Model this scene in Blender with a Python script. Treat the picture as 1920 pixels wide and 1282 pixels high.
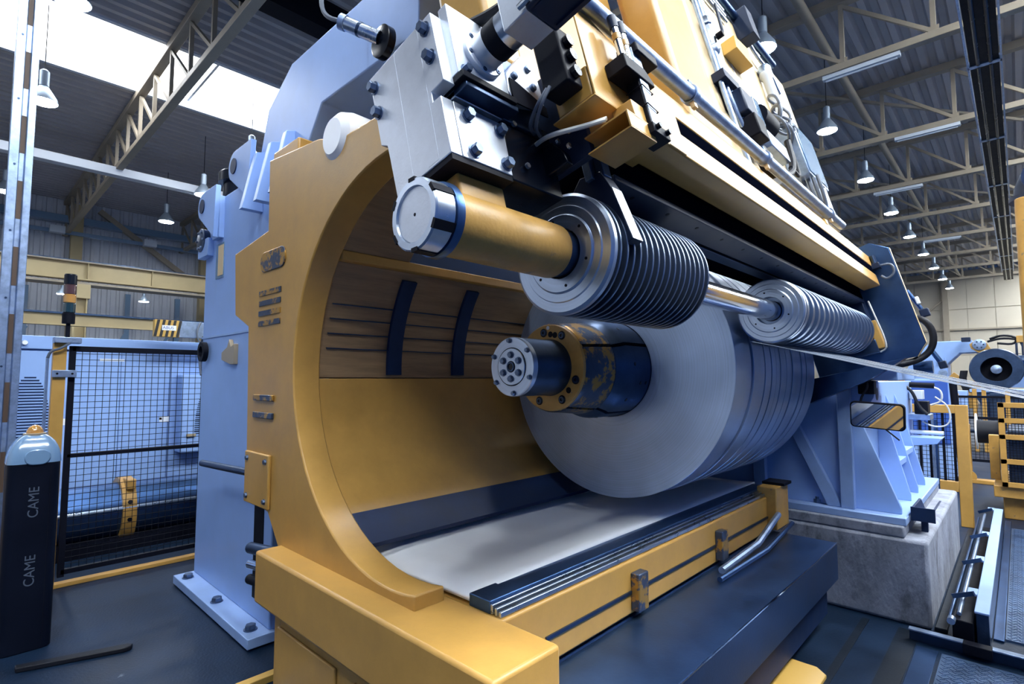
import bpy, bmesh, math, random
from mathutils import Vector, Matrix, Euler
random.seed(7)
PI = math.pi
S = bpy.context.scene
for o in list(bpy.data.objects):
    bpy.data.objects.remove(o, do_unlink=True)
COL = S.collection

# ------------------------------------------------------------------ camera
cam_d = bpy.data.cameras.new('camera')
cam_d.sensor_fit = 'HORIZONTAL'
cam_d.sensor_width = 36.0
cam_d.lens = 36.0 * 1001.0 / 1920.0
cam_d.clip_start = 0.02
cam_d.clip_end = 300
cam = bpy.data.objects.new('camera', cam_d)
COL.objects.link(cam)
cam.location = (0, 0, 1.75)
cam.rotation_euler = Euler((math.radians(90 + 3.9), 0, math.radians(43.5)), 'XYZ')
S.camera = cam

# ------------------------------------------------------------------ world, exposure
W = bpy.data.worlds.new('world')
S.world = W
W.use_nodes = True
bg = W.node_tree.nodes['Background']
bg.inputs[0].default_value = (0.10, 0.32, 1.0, 1)
bg.inputs[1].default_value = 0.42
S.view_settings.view_transform = 'Standard'
S.view_settings.look = 'None'
S.view_settings.exposure = -0.28
S.view_settings.gamma = 1.0
S.view_settings.use_curve_mapping = False
SKY_KEY = 31.0      # unseen roof strip added as key light
SKY_LEFT = 9.0

# ------------------------------------------------------------------ materials
MATS = {}
def mat(name, col, rough=0.5, metal=0.0, var=0.0, vscale=6.0, bump=0.0, bscale=60.0, col2=None, c2=(0.5, 0.7),
        emit=0.0, aniso=None, stretch=None, coat=0.0, spec=0.5):
    m = bpy.data.materials.new(name)
    m.use_nodes = True
    nt = m.node_tree
    b = nt.nodes['Principled BSDF']
    b.inputs['Base Color'].default_value = (*col, 1)
    b.inputs['Roughness'].default_value = rough
    b.inputs['Metallic'].default_value = metal
    b.inputs['Coat Weight'].default_value = coat
    b.inputs['Specular IOR Level'].default_value = spec
    if emit:
        b.inputs['Emission Color'].default_value = (*col, 1)
        b.inputs['Emission Strength'].default_value = emit
    if var or bump or col2:
        tc = nt.nodes.new('ShaderNodeTexCoord')
        mp = nt.nodes.new('ShaderNodeMapping')
        if stretch:
            mp.inputs['Scale'].default_value = stretch
        nt.links.new(tc.outputs['Object'], mp.inputs['Vector'])
        if var:
            n = nt.nodes.new('ShaderNodeTexNoise')
            n.inputs['Scale'].default_value = vscale
            n.inputs['Detail'].default_value = 6
            n.inputs['Roughness'].default_value = 0.65
            nt.links.new(mp.outputs[0], n.inputs['Vector'])
            r = nt.nodes.new('ShaderNodeValToRGB')
            r.color_ramp.elements[0].position = 0.3
            r.color_ramp.elements[1].position = 0.72
            r.color_ramp.elements[0].color = (*[max(0, c * (1 - var)) for c in col], 1)
            r.color_ramp.elements[1].color = (*[min(1, c * (1 + var)) for c in col], 1)
            nt.links.new(n.outputs['Fac'], r.inputs[0])
            out = r.outputs[0]
            mr = nt.nodes.new('ShaderNodeMapRange')
            mr.inputs['To Min'].default_value = max(0.02, rough * 0.75)
            mr.inputs['To Max'].default_value = min(1, rough * 1.3)
            nt.links.new(n.outputs['Fac'], mr.inputs['Value'])
            nt.links.new(mr.outputs[0], b.inputs['Roughness'])
            if col2:
                n2 = nt.nodes.new('ShaderNodeTexNoise')
                n2.inputs['Scale'].default_value = vscale * 1.9
                n2.inputs['Detail'].default_value = 9
                n2.inputs['Roughness'].default_value = 0.7
                nt.links.new(mp.outputs[0], n2.inputs['Vector'])
                r2 = nt.nodes.new('ShaderNodeValToRGB')
                r2.color_ramp.elements[0].position = c2[0]
                r2.color_ramp.elements[1].position = c2[1]
                nt.links.new(n2.outputs['Fac'], r2.inputs[0])
                mx = nt.nodes.new('ShaderNodeMix')
                mx.data_type = 'RGBA'
                mx.inputs[7].default_value = (*col2, 1)
                nt.links.new(r2.outputs[0], mx.inputs[0])
                nt.links.new(out, mx.inputs[6])
                out = mx.outputs[2]
            nt.links.new(out, b.inputs['Base Color'])
        if bump:
            nb = nt.nodes.new('ShaderNodeTexNoise')
            nb.inputs['Scale'].default_value = bscale
            nb.inputs['Detail'].default_value = 5
            nt.links.new(mp.outputs[0], nb.inputs['Vector'])
            bn = nt.nodes.new('ShaderNodeBump')
            bn.inputs['Strength'].default_value = bump
            bn.inputs['Distance'].default_value = 0.01
            nt.links.new(nb.outputs['Fac'], bn.inputs['Height'])
            nt.links.new(bn.outputs[0], b.inputs['Normal'])
    MATS[name] = m
    return m

YEL = (0.485, 0.268, 0.062)
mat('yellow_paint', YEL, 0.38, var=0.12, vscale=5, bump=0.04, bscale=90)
mat('yellow_worn', YEL, 0.42, var=0.18, vscale=9, bump=0.08, bscale=70, col2=(0.16, 0.13, 0.10), c2=(0.62, 0.68))
mat('yellow_steel', (0.055, 0.075, 0.12), 0.36, 0.6, var=0.3, vscale=5, col2=(0.46, 0.25, 0.05), c2=(0.50, 0.55), bump=0.08)
mat('cream_paint', (0.66, 0.50, 0.28), 0.4, var=0.08, vscale=4, bump=0.03)
mat('white_paint', (0.27, 0.42, 0.76), 0.38, var=0.06, vscale=3, bump=0.03, bscale=40)
mat('white_worn', (0.27, 0.40, 0.68), 0.45, var=0.10, vscale=4, bump=0.05, col2=(0.30, 0.33, 0.38), c2=(0.66, 0.75))
mat('belt_white', (0.88, 0.90, 0.93), 0.32, var=0.05, vscale=2)
mat('steel', (0.52, 0.59, 0.70), 0.28, 1.0, var=0.12, vscale=9, bump=0.03, bscale=200)
mat('machined_plate', (0.62, 0.66, 0.73), 0.42, 0.75, var=0.12, vscale=7, bump=0.05, bscale=150)
mat('chrome', (0.75, 0.78, 0.82), 0.12, 1.0, var=0.04, vscale=5)
mat('dark_steel', (0.045, 0.075, 0.14), 0.36, 0.85, var=0.25, vscale=6, bump=0.06, bscale=80)
mat('blue_steel', (0.055, 0.115, 0.26), 0.34, 0.9, var=0.2, vscale=4, bump=0.05)
mat('galvanised', (0.34, 0.44, 0.62), 0.36, 0.85, var=0.25, vscale=16, bump=0.05)
mat('black', (0.003, 0.004, 0.010), 0.55, var=0.2, bump=0.03, spec=0.15)
mat('matt_black', (0.0015, 0.002, 0.005), 1.0, var=0.1, spec=0.0)
mat('black_gloss', (0.004, 0.006, 0.012), 0.25, var=0.2, spec=0.3)
mat('rubber', (0.006, 0.007, 0.012), 0.55, bump=0.1, bscale=120, spec=0.25)
mat('bolt_steel', (0.13,0.18,0.28), 0.35, 0.9, var=0.3, vscale=40, bump=0.1, bscale=200)
mat('servo_blue', (0.010, 0.020, 0.05), 0.45, 0.0, var=0.15, spec=0.3)
mat('navy_paint', (0.008, 0.022, 0.07), 0.5, var=0.2, spec=0.25)
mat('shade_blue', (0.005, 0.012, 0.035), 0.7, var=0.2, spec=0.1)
mat('shaded_brown', (0.27, 0.17, 0.085), 0.5, var=0.3, vscale=7, stretch=(4, .35, 4), bump=0.05)  # yellow paint darkened to brown, carries the shade inside the arch
mat('concrete', (0.27, 0.29, 0.35), 0.85, var=0.38, vscale=3.5, bump=0.8, bscale=30, col2=(0.085, 0.09, 0.11), c2=(0.52, 0.70), stretch=(1, 1, .5))
mat('floor_paint', (0.007, 0.018, 0.042), 0.42, spec=0.18, var=0.4, vscale=2.2, bump=0.15, bscale=60, col2=(0.12, 0.15, 0.19), c2=(0.66, 0.70))
mat('floor_dark', (0.006,0.011,0.02), 0.5, spec=0.2, var=0.3, vscale=5, bump=0.15)
mat('tread_plate', (0.13, 0.21, 0.36), 0.34, 0.8, var=0.3, vscale=6, bump=0.05)
mat('beige_steel', (0.34, 0.29, 0.22), 0.5, var=0.10, vscale=2)
mat('roof_sheet', (0.50, 0.48, 0.48), 0.55, 0.2, var=0.08, vscale=1.2)
mat('wall_sheet', (0.62, 0.65, 0.72), 0.5, var=0.06, vscale=1.0)
mat('wall_cream', (0.52, 0.47, 0.38), 0.6, var=0.05, vscale=0.6)
mat('crane_yellow', (0.46, 0.37, 0.20), 0.5, var=0.08, vscale=1)
mat('enclosure_white', (0.25, 0.39, 0.70), 0.42, var=0.04, vscale=1)
mat('amber', (0.45, 0.22, 0.05), 0.12, 0.0, coat=1.0)
mat('red_lens', (0.07, 0.03, 0.03), 0.2, coat=1.0)
mat('green_lens', (0.012, 0.035, 0.045), 0.2, coat=1.0)
mat('plastic_grey', (0.16,0.27,0.42), 0.22, coat=0.6)
mat('bollard_dark', (0.003, 0.005, 0.013), 0.5, var=0.2, spec=0.12)
mat('letter_grey', (0.07,0.09,0.13), 0.5)
mat('sign_white', (0.8, 0.82, 0.85), 0.5)
mat('sign_blue', (0.03, 0.08, 0.30), 0.5)
mat('hazard_black', (0.01, 0.01, 0.012), 0.5)
mat('hazard_yellow', (0.55, 0.33, 0.07), 0.5)
mat('panel_blue', (0.035, 0.10, 0.42), 0.4)
mat('mirror', (0.85, 0.88, 0.92), 0.02, 1.0)
mat('cable_grey', (0.10, 0.12, 0.16), 0.45)
mat('cable_white', (0.55, 0.55, 0.52), 0.45)
mat('brown_slot', (0.07, 0.04, 0.025), 0.6)
mat('skylight', (0.93, 0.96, 1.0), 0.5, emit=1.0)
mat('skylight_key', (0.90, 0.96, 1.0), 0.5, emit=1.0)
mat('lamp_glow', (0.86, 0.93, 1.0), 0.5, emit=300.0)
mat('lamp_metal', (0.34, 0.42, 0.52), 0.4, 0.5)
mat('tube_white', (0.62, 0.68, 0.76), 0.5)
mat('latch_tan', (0.45, 0.36, 0.24), 0.4, 0.5)
MATS['skylight'].node_tree.nodes['Principled BSDF'].inputs['Emission Strength'].default_value = SKY_LEFT
MATS['skylight_key'].node_tree.nodes['Principled BSDF'].inputs['Emission Strength'].default_value = SKY_KEY

def ring_metal(name, col, rough, freq, axis='Y', amt=0.25, metal=0.92):
    """turned / wound metal: fine concentric rings about the local origin's Y axis"""
    m = bpy.data.materials.new(name)
    m.use_nodes = True
    nt = m.node_tree
    b = nt.nodes['Principled BSDF']
    b.inputs['Metallic'].default_value = metal
    b.inputs['Roughness'].default_value = rough
    tc = nt.nodes.new('ShaderNodeTexCoord')
    sp = nt.nodes.new('ShaderNodeSeparateXYZ')
    nt.links.new(tc.outputs['Object'], sp.inputs[0])
    cb = nt.nodes.new('ShaderNodeCombineXYZ')
    nt.links.new(sp.outputs['X'], cb.inputs[0])
    nt.links.new(sp.outputs['Z'], cb.inputs[1])
    ln = nt.nodes.new('ShaderNodeVectorMath'); ln.operation = 'LENGTH'
    nt.links.new(cb.outputs[0], ln.inputs[0])
    c2 = nt.nodes.new('ShaderNodeCombineXYZ')
    nt.links.new(ln.outputs['Value'], c2.inputs[0])
    n = nt.nodes.new('ShaderNodeTexNoise')
    n.inputs['Scale'].default_value = freq
    n.inputs['Detail'].default_value = 4
    n.inputs['Roughness'].default_value = 0.7
    nt.links.new(c2.outputs[0], n.inputs['Vector'])
    n3 = nt.nodes.new('ShaderNodeTexNoise')
    n3.inputs['Scale'].default_value = 3.0
    nt.links.new(tc.outputs['Object'], n3.inputs['Vector'])
    ad = nt.nodes.new('ShaderNodeMath'); ad.operation = 'MULTIPLY_ADD'
    nt.links.new(n3.outputs['Fac'], ad.inputs[0]); ad.inputs[1].default_value = 0.4
    nt.links.new(n.outputs['Fac'], ad.inputs[2])
    r = nt.nodes.new('ShaderNodeValToRGB')
    r.color_ramp.elements[0].position = 0.4
    r.color_ramp.elements[1].position = 1.0
    r.color_ramp.elements[0].color = (*[c * (1 - amt) for c in col], 1)
    r.color_ramp.elements[1].color = (*[min(1, c * (1 + amt)) for c in col], 1)
    nt.links.new(ad.outputs[0], r.inputs[0])
    nt.links.new(r.outputs[0], b.inputs['Base Color'])
    bn = nt.nodes.new('ShaderNodeBump')
    bn.inputs['Strength'].default_value = 0.25
    bn.inputs['Distance'].default_value = 0.004
    nt.links.new(n.outputs['Fac'], bn.inputs['Height'])
    nt.links.new(bn.outputs[0], b.inputs['Normal'])
    MATS[name] = m
ring_metal('coil_steel', (0.40, 0.50, 0.68), 0.36, 190, amt=0.42, metal=0.8)
ring_metal('turned_steel', (0.46, 0.54, 0.67), 0.30, 60, amt=0.22, metal=0.88)
ring_metal('disc_steel', (0.20, 0.26, 0.37), 0.30, 60, amt=0.2)

# ------------------------------------------------------------------ mesh builder
OFF = {}
class MB:
    def __init__(s):
        s.v = []; s.f = []
    def add(s, vs, fs):
        o = len(s.v)
        s.v += [Vector(p) for p in vs]
        s.f += [tuple(i + o for i in f) for f in fs]
        return s
    def box(s, x0, x1, y0, y1, z0, z1):
        p = [(x, y, z) for x in (x0, x1) for y in (y0, y1) for z in (z0, z1)]
        return s.add(p, [(0, 1, 3, 2), (4, 6, 7, 5), (0, 4, 5, 1), (2, 3, 7, 6), (0, 2, 6, 4), (1, 5, 7, 3)])
    def prism(s, poly, axis, a0, a1):
        n = len(poly)
        def P(q, a):
            if axis == 'y': return (q[0], a, q[1])
            if axis == 'x': return (a, q[0], q[1])
            return (q[0], q[1], a)
        vs = [P(q, a0) for q in poly] + [P(q, a1) for q in poly]
        fs = [tuple(range(n)), tuple(range(2 * n - 1, n - 1, -1))]
        fs += [(i, (i + 1) % n, n + (i + 1) % n, n + i) for i in range(n)]
        return s.add(vs, fs)
    def frame(s, d):
        d = Vector(d).normalized()
        a = Vector((0, 0, 1)) if abs(d.z) < 0.9 else Vector((1, 0, 0))
        e1 = d.cross(a).normalized(); e2 = d.cross(e1)
        return d, e1, e2
    def lathe(s, p0, d, prof, n=32, phase=0.0, closed=False):
        """prof: (distance along d, radius) pairs; radius 0 closes to a point"""
        p0 = Vector(p0); d, e1, e2 = s.frame(d)
        vs = []
        for t, r in prof:
            for k in range(n):
                a = 2 * PI * k / n + phase
                vs.append(p0 + d * t + (e1 * math.cos(a) + e2 * math.sin(a)) * r)
        m = len(prof); fs = []
        rng = range(m if closed else m - 1)
        for i in rng:
            j = (i + 1) % m
            for k in range(n):
                k2 = (k + 1) % n
                fs.append((i * n + k, i * n + k2, j * n + k2, j * n + k))
        if not closed:
            fs.append(tuple(range(n - 1, -1, -1)))
            fs.append(tuple(range((m - 1) * n, m * n)))
        return s.add(vs, fs)
    def cyl(s, p0, p1, r, n=24, r1=None, phase=0.0):
        p0 = Vector(p0); p1 = Vector(p1)
        return s.lathe(p0, p1 - p0, [(0, r), ((p1 - p0).length, r if r1 is None else r1)], n, phase)
    def ring(s, p0, d, t0, t1, ri, ro, n=48):
        return s.lathe(p0, d, [(t0, ri), (t0, ro), (t1, ro), (t1, ri)], n, closed=True)
    def tube(s, pts, r, n=8, smooth=0):
        pts = [Vector(p) for p in pts]
        for _ in range(smooth):
            q = [pts[0]]
            for a, b in zip(pts, pts[1:]):
                q += [a * 0.75 + b * 0.25, a * 0.25 + b * 0.75]
            q.append(pts[-1]); pts = q
        m = len(pts); vs = []; prev = None
        for i, p in enumerate(pts):
            t = (pts[min(i + 1, m - 1)] - pts[max(i - 1, 0)]).normalized()
            if prev is None:
                _, e1, _ = s.frame(t)
            else:
                e1 = (prev - t * prev.dot(t)).normalized()
            prev = e1; e2 = t.cross(e1)
            for k in range(n):
                a = 2 * PI * k / n
                vs.append(p + (e1 * math.cos(a) + e2 * math.sin(a)) * r)
        fs = []
        for i in range(m - 1):
            for k in range(n):
                k2 = (k + 1) % n
                fs.append((i * n + k, i * n + k2, (i + 1) * n + k2, (i + 1) * n + k))
        fs += [tuple(range(n - 1, -1, -1)), tuple(range((m - 1) * n, m * n))]
        return s.add(vs, fs)
    def bar(s, p0, p1, w, h=None):
        """square bar between two points; w across (horizontal), h the other way"""
        h = w if h is None else h
        p0 = Vector(p0); p1 = Vector(p1); d, e1, e2 = s.frame(p1 - p0)
        vs = [p + e1 * a * w / 2 + e2 * b * h / 2 for p in (p0, p1) for a, b in ((-1, -1), (1, -1), (1, 1), (-1, 1))]
        return s.add(vs, [(3, 2, 1, 0), (4, 5, 6, 7)] + [(i, (i + 1) % 4, 4 + (i + 1) % 4, 4 + i) for i in range(4)])
    def dome(s, c, r, h, n=24, m=8, d=(0, 0, 1)):
        prof = [(h * math.sin(i * PI / 2 / m), max(1e-4, r * math.cos(i * PI / 2 / m))) for i in range(m + 1)]
        return s.lathe(c, d, prof, n)
    def mesh(s, name, off=Vector((0, 0, 0))):
        me = bpy.data.meshes.new(name)
        me.from_pydata([tuple(v - off) for v in s.v], [], s.f)
        bm = bmesh.new(); bm.from_mesh(me)
        bmesh.ops.recalc_face_normals(bm, faces=bm.faces)
        bm.to_mesh(me); bm.free()
        me.polygons.foreach_set('use_smooth', [True] * len(me.polygons))
        me.set_sharp_from_angle(angle=math.radians(32))
        return me
    def build(s, name, m, parent=None, bevel=0.0, loc=None, seg=2):
        off = OFF.get(parent.name, Vector((0, 0, 0))) if parent else Vector(loc or (0, 0, 0))
        me = s.mesh(name, off)
        me.materials.append(MATS[m])
        o = bpy.data.objects.new(name, me)
        COL.objects.link(o)
        if parent:
            o.parent = parent
        else:
            o.location = off
        OFF[o.name] = off
        if bevel:
            md = o.modifiers.new('bevel', 'BEVEL')
            md.width = bevel; md.segments = seg; md.limit_method = 'ANGLE'; md.angle_limit = math.radians(40)
            md.harden_normals = False
        return o

def thing(name, label, cat, loc=(0, 0, 0), group=None, rot=None, local=False):
    o = bpy.data.objects.new(name, None)
    o.empty_display_size = 0.1
    COL.objects.link(o)
    o.location = loc
    if rot: o.rotation_euler = rot
    o['label'] = label; o['category'] = cat
    if group: o['group'] = group
    OFF[o.name] = Vector((0, 0, 0)) if local else Vector(loc)
    return o
def tag(o, label, cat, group=None):
    o['label'] = label; o['category'] = cat
    if group: o['group'] = group
    return o
def struct(o, label=None):
    o['kind'] = 'structure'
    if label: o['label'] = label
    return o
def copy_tree(o, parent=None):
    c = o.copy(); COL.objects.link(c); c.parent = parent
    OFF[c.name] = OFF.get(o.name, Vector((0, 0, 0)))
    for ch in list(o.children):
        copy_tree(ch, c)
    return c
ORD = ['nearest', 'second', 'third', 'fourth', 'fifth', 'sixth', 'seventh', 'eighth', 'ninth', 'tenth', 'eleventh', 'twelfth', 'thirteenth', 'fourteenth']

def text_part(name, body, size, m, parent, mtx, depth=0.0008):
    cu = bpy.data.curves.new(name, 'FONT')
    cu.body = body; cu.size = size; cu.extrude = depth
    cu.align_x = 'CENTER'; cu.align_y = 'CENTER'
    t = bpy.data.objects.new(name + '_curve', cu); COL.objects.link(t)
    dg = bpy.context.evaluated_depsgraph_get()
    me = bpy.data.meshes.new_from_object(t.evaluated_get(dg))
    bpy.data.objects.remove(t, do_unlink=True)
    me.transform(mtx)
    me.transform(Matrix.Translation(-OFF[parent.name]))
    me.name = name
    me.materials.clear(); me.materials.append(MATS[m])
    o = bpy.data.objects.new(name, me); COL.objects.link(o); o.parent = parent
    OFF[o.name] = OFF[parent.name]
    return o

# ================================================================== THE HALL
struct(MB().box(-32, 14, -9, 52, -0.2, 0).build('floor', 'floor_paint'))

def corrugated_x(x0, x1, pitch, h, z, y0, y1):
    pts = []; x = x0
    while x < x1:
        pts += [(x, z), (x + pitch * .35, z), (x + pitch * .5, z + h), (x + pitch * .85, z + h)]
        x += pitch
    pts.append((x1, z))
    m = MB(); n = len(pts)
    vs = [(p[0], y0, p[1]) for p in pts] + [(p[0], y1, p[1]) for p in pts]
    m.add(vs, [(i, i + 1, n + i + 1, n + i) for i in range(n - 1)])
    return m
ROOF = 9.55
mb = MB()
for x0, x1 in ((-30.2, -17.0), (-14.0, 1.8), (5.2, 14)):
    c = corrugated_x(x0, x1, 0.34, 0.13, ROOF - .03, -9, 51)
    mb.add(c.v, c.f)
mb.box(1.8, 5.2, -9, -4.55, ROOF, ROOF + .16)
mb.box(-30.2, -17.0, -9, 51, ROOF + .12, ROOF + .16)
mb.box(-14.0, 1.8, -9, 51, ROOF + .12, ROOF + .16)
mb.box(5.2, 14, -9, 51, ROOF + .12, ROOF + .16)
struct(mb.build('ceiling', 'roof_sheet'))

def skylight(name, x0, x1, m, ya=-9, yb=51):
    fr = MB()
    for x in (x0, x1):
        fr.box(x - .06, x + .06, ya, yb, ROOF - .06, ROOF + .3)
    f = struct(fr.build(name, 'tube_white'))
    y = ya
    while y < yb - .1:
        MB().box(x0 + .05, x1 - .05, y + .03, min(y + 4.42, yb), ROOF + .22, ROOF + .24).build('pane', m, f)
        MB().box(x0, x1, y - .03, y + .03, ROOF + .16, ROOF + .23).build('glazing_bar', 'tube_white', f)
        y += 4.45
skylight('window_1', -17.0, -14.0, 'skylight')
skylight('added_skylight', 1.8, 5.2, 'skylight_key', -4.55, 51)  # out of view, added to light the machine from the right

# left wall of profiled sheet
pts = []; y = -9.0
while y < 30:
    pts += [(-30, y), (-30, y + .17), (-29.94, y + .21), (-29.94, y + .30)]
    y += .34
n = len(pts)
mb = MB().add([(p[0], p[1], 0) for p in pts] + [(p[0], p[1], ROOF) for p in pts], [(i, i + 1, n + i + 1, n + i) for i in range(n - 1)])
mb.box(-30.3, -30.2, -9, 51, 0, ROOF)
struct(mb.build('wall_left', 'wall_sheet'))
# end wall with its cladding panels
wb = struct(MB().box(-30.3, 14, 50.2, 50.4, 0, ROOF).build('wall_back', 'wall_cream'))
pz = [(0.0, 1.9), (1.95, 3.4), (3.45, 5.2), (5.32, 6.7), (6.75, 8.9)]
pm = {}
for i in range(16):
    x = -16 + i * 1.5
    for z0, z1 in pz:
        MB().box(x + .012, x + 1.488, 50.12, 50.2, z0, z1).build('wall_panel', 'wall_cream', wb)
for x in (-15.5, -9.6, -3.7, 2.2):
    MB().box(x - .16, x + .16, 49.75, 50.12, 0, 9.3).build('wall_column', 'beige_steel', wb)
MB().bar((-9.6, 49.9, 2.0), (-3.7, 49.9, 7.6), .12).build('brace', 'beige_steel', wb)
MB().bar((-9.6, 49.95, 7.6), (-3.7, 49.95, 2.0), .12).build('brace', 'beige_steel', wb)
MB().box(-16, 8, 49.8, 50.12, 8.9, 9.1).build('wall_beam', 'beige_steel', wb)
MB().box(-16, 8, 49.95, 50.12, 5.2, 5.32).build('wall_beam', 'beige_steel', wb)
struct(MB().box(-30.3, -1.2, -9.2, -9.0, 0, ROOF).build('shade_wall', 'wall_sheet'))  # unseen part wall, added to keep ambient light off the left side

# left wall steelwork: columns and braces as one piece of the setting
wt = struct(MB().box(-29.75, -29.35, 3.35, 3.75, 0, 9.3).build('trim_1', 'crane_yellow'))
MB().box(-29.75, -29.35, 8.4, 8.8, 0, 9.3).build('wall_column', 'crane_yellow', wt)
MB().box(-29.75, -29.35, -1.6, -1.2, 0, 9.3).build('wall_column', 'crane_yellow', wt)
MB().bar((-29.5, 4.3, 9.2), (-29.5, 8.5, 6.2), .22).build('brace', 'beige_steel', wt)
for y0 in (1.9, 5.4, 7.4):
    MB().box(-29.7, -29.5, y0, y0 + .2, 0, 5.6).build('wall_post', 'plastic_grey', wt)
for y0 in (1.2, 2.9, 4.6, 6.3, 8.0):
    MB().bar((-29.4, y0, 2.2), (-29.4, y0 + .9, 3.9), .1).build('brace', 'plastic_grey', wt)
MB().box(-29.8, -29.4, -5, 14, 8.45, 8.75).build('cable_tray', 'plastic_grey', wt)
MB().box(-29.4, -29.2, -5, 14, 7.9, 8.05).build('cable_tray', 'plastic_grey', wt)
for y0 in (2.6, 5.9):
    MB().box(-29.2, -28.9, y0, y0 + .5, 7.85, 8.15).build('junction_box', 'tube_white', wt)

# crane runway girders
g = thing('crane_girder', 'upper ochre crane runway girder running along the left hall wall', 'girder', (-26, -4, 5.5))
MB().box(-26.02, -25.98, -4, 14, 5.55, 6.2).build('web', 'crane_yellow', g)
MB().box(-26.2, -25.8, -4, 14, 6.17, 6.22).build('top_flange', 'beige_steel', g)
MB().box(-26.2, -25.8, -4, 14, 5.5, 5.55).build('bottom_flange', 'crane_yellow', g)
MB().box(-26.05, -25.95, -4, 14, 6.22, 6.28).build('rail', 'dark_steel', g)
for yy in (3.5, 5.6, 7.7, 9.8):
    MB().box(-25.98, -25.82, yy, yy + .03, 5.55, 6.17).build('stiffener', 'crane_yellow', g)
MB().box(-26.2, -25.4, -4, 14, 5.28, 5.36).build('walkway', 'beige_steel', g)
g2 = thing('crane_girder', 'lower ochre girder behind the signal tower on the left', 'girder', (-24, -4, 3.7))
MB().box(-24.04, -23.96, -4, 14, 3.62, 3.98).build('web', 'crane_yellow', g2)
MB().box(-24.15, -23.85, -4, 14, 3.98, 4.04).build('top_flange', 'dark_steel', g2)
MB().box(-24.15, -23.85, -4, 14, 3.58, 3.62).build('bottom_flange', 'crane_yellow', g2)
g3 = thing('crane_column', 'ochre steel column carrying the girders behind the signal tower', 'column', (-25.6, 3.3, 0))
MB().box(-25.8, -25.4, 3.12, 3.16, 0, 5.28).build('flange', 'crane_yellow', g3)
MB().box(-25.8, -25.4, 3.44, 3.48, 0, 5.28).build('flange', 'crane_yellow', g3)
MB().box(-25.62, -25.58, 3.16, 3.44, 0, 5.28).build('web', 'crane_yellow', g3)
MB().box(-25.85, -25.35, 3.05, 3.55, 4.75, 5.28).build('bracket', 'crane_yellow', g3)

# roof trusses: one built, the others copied
t0 = thing('roof_truss', '', 'roof truss', (-30, 3.2, 8.0), 'steel roof trusses')
YT = 3.2
MB().box(-30, 13.8, YT - .09, YT + .09, 7.93, 8.07).build('bottom_chord', 'beige_steel', t0, .01)
MB().box(-30, 13.8, YT - .10, YT + .10, 9.30, 9.48).build('top_chord', 'beige_steel', t0, .01)
bay = 1.445; xs = [-29.745 + i * bay for i in range(27)]
pm = MB().box(xs[0] - .04, xs[0] + .04, YT - .04, YT + .04, 8.07, 9.30).build('post', 'beige_steel', t0)
dm = MB().bar((xs[0], YT, 9.28), (xs[1], YT, 8.08), .07, .07).build('diagonal', 'beige_steel', t0)
gm = MB().box(xs[0] - .12, xs[0] + .08, YT - .012, YT + .012, 8.05, 8.19).build('gusset', 'beige_steel', t0)
for i in range(1, 25):
    for src in (pm, dm, gm):
        c = src.copy(); COL.objects.link(c); c.parent = t0; c.location.x = i * bay
tr = [t0]
for k in range(1, 10):
    c = copy_tree(t0); c.location.y = YT + 4.45 * k; tr.append(c)
c = copy_tree(t0); c.location.y = YT - 4.45; tr.insert(0, c)
for k, t in enumerate(tr):
    t['label'] = ('beige lattice roof truss crossing the bright roof window strip at left' if k == 1 else
                  'beige lattice roof truss, %s in line from the camera end of the roof' % ORD[k])
# long round tie running below the roof
for i, (x, z, r) in enumerate(((-2.75, 8.95, .09), (-9.0, 9.2, .07))):
    m = MB().cyl((x, -6, z), (x, 50, z), r, 12)
    tag(m.build('tie_tube', 'beige_steel', None, loc=(x, -6, z)), ('round beige tie tube running down the roof beside the ceiling lamps', 'slim beige tie tube high above the coil machine')[i], 'roof tie')
rb = tag(MB().box(-19.4, -19.1, -6, 14, 7.75, 8.0).build('crane_rail', 'tube_white', None, .01, loc=(-19.2, -6, 7.75)),
         'long white lit rail hanging under the left roof', 'rail')
rb2 = tag(MB().box(-9.4, -9.0, -6, 14, 8.2, 8.75).build('roof_duct', 'black', None, loc=(-9.2, -6, 8.2)), 'dark duct under the roof above the white gantry', 'duct')
rb3 = tag(MB().box(-7.3, -6.9, -6, 14, 8.2, 8.75).build('roof_duct', 'beige_steel', None, loc=(-7.1, -6, 8.2)), 'brown-grey beam under the roof beside the dark duct', 'duct')

# radiant heater strip
h = thing('radiant_heater', 'long dark radiant heating panel hanging under the right roof', 'heater', (-.2, 9, 7.8))
y = 9.0
while y < 41:
    MB().box(-.42, .0, y + .05, y + 4.40, 7.80, 7.86).build('panel', 'black', h)
    MB().box(-.46, .04, y - .06, y + .06, 7.78, 7.90).build('cross_frame', 'galvanised', h)
    for xx in (-.30, -.12):
        MB().cyl((xx, y + .05, 7.80), (xx, y + 4.4, 7.80), .035, 10).build('pipe', 'black_gloss', h)
    y += 4.45
for xx in (-.45, .03):
    MB().box(xx - .015, xx + .015, 9, 41, 7.78, 7.87).build('edge_rail', 'galvanised', h)

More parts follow.
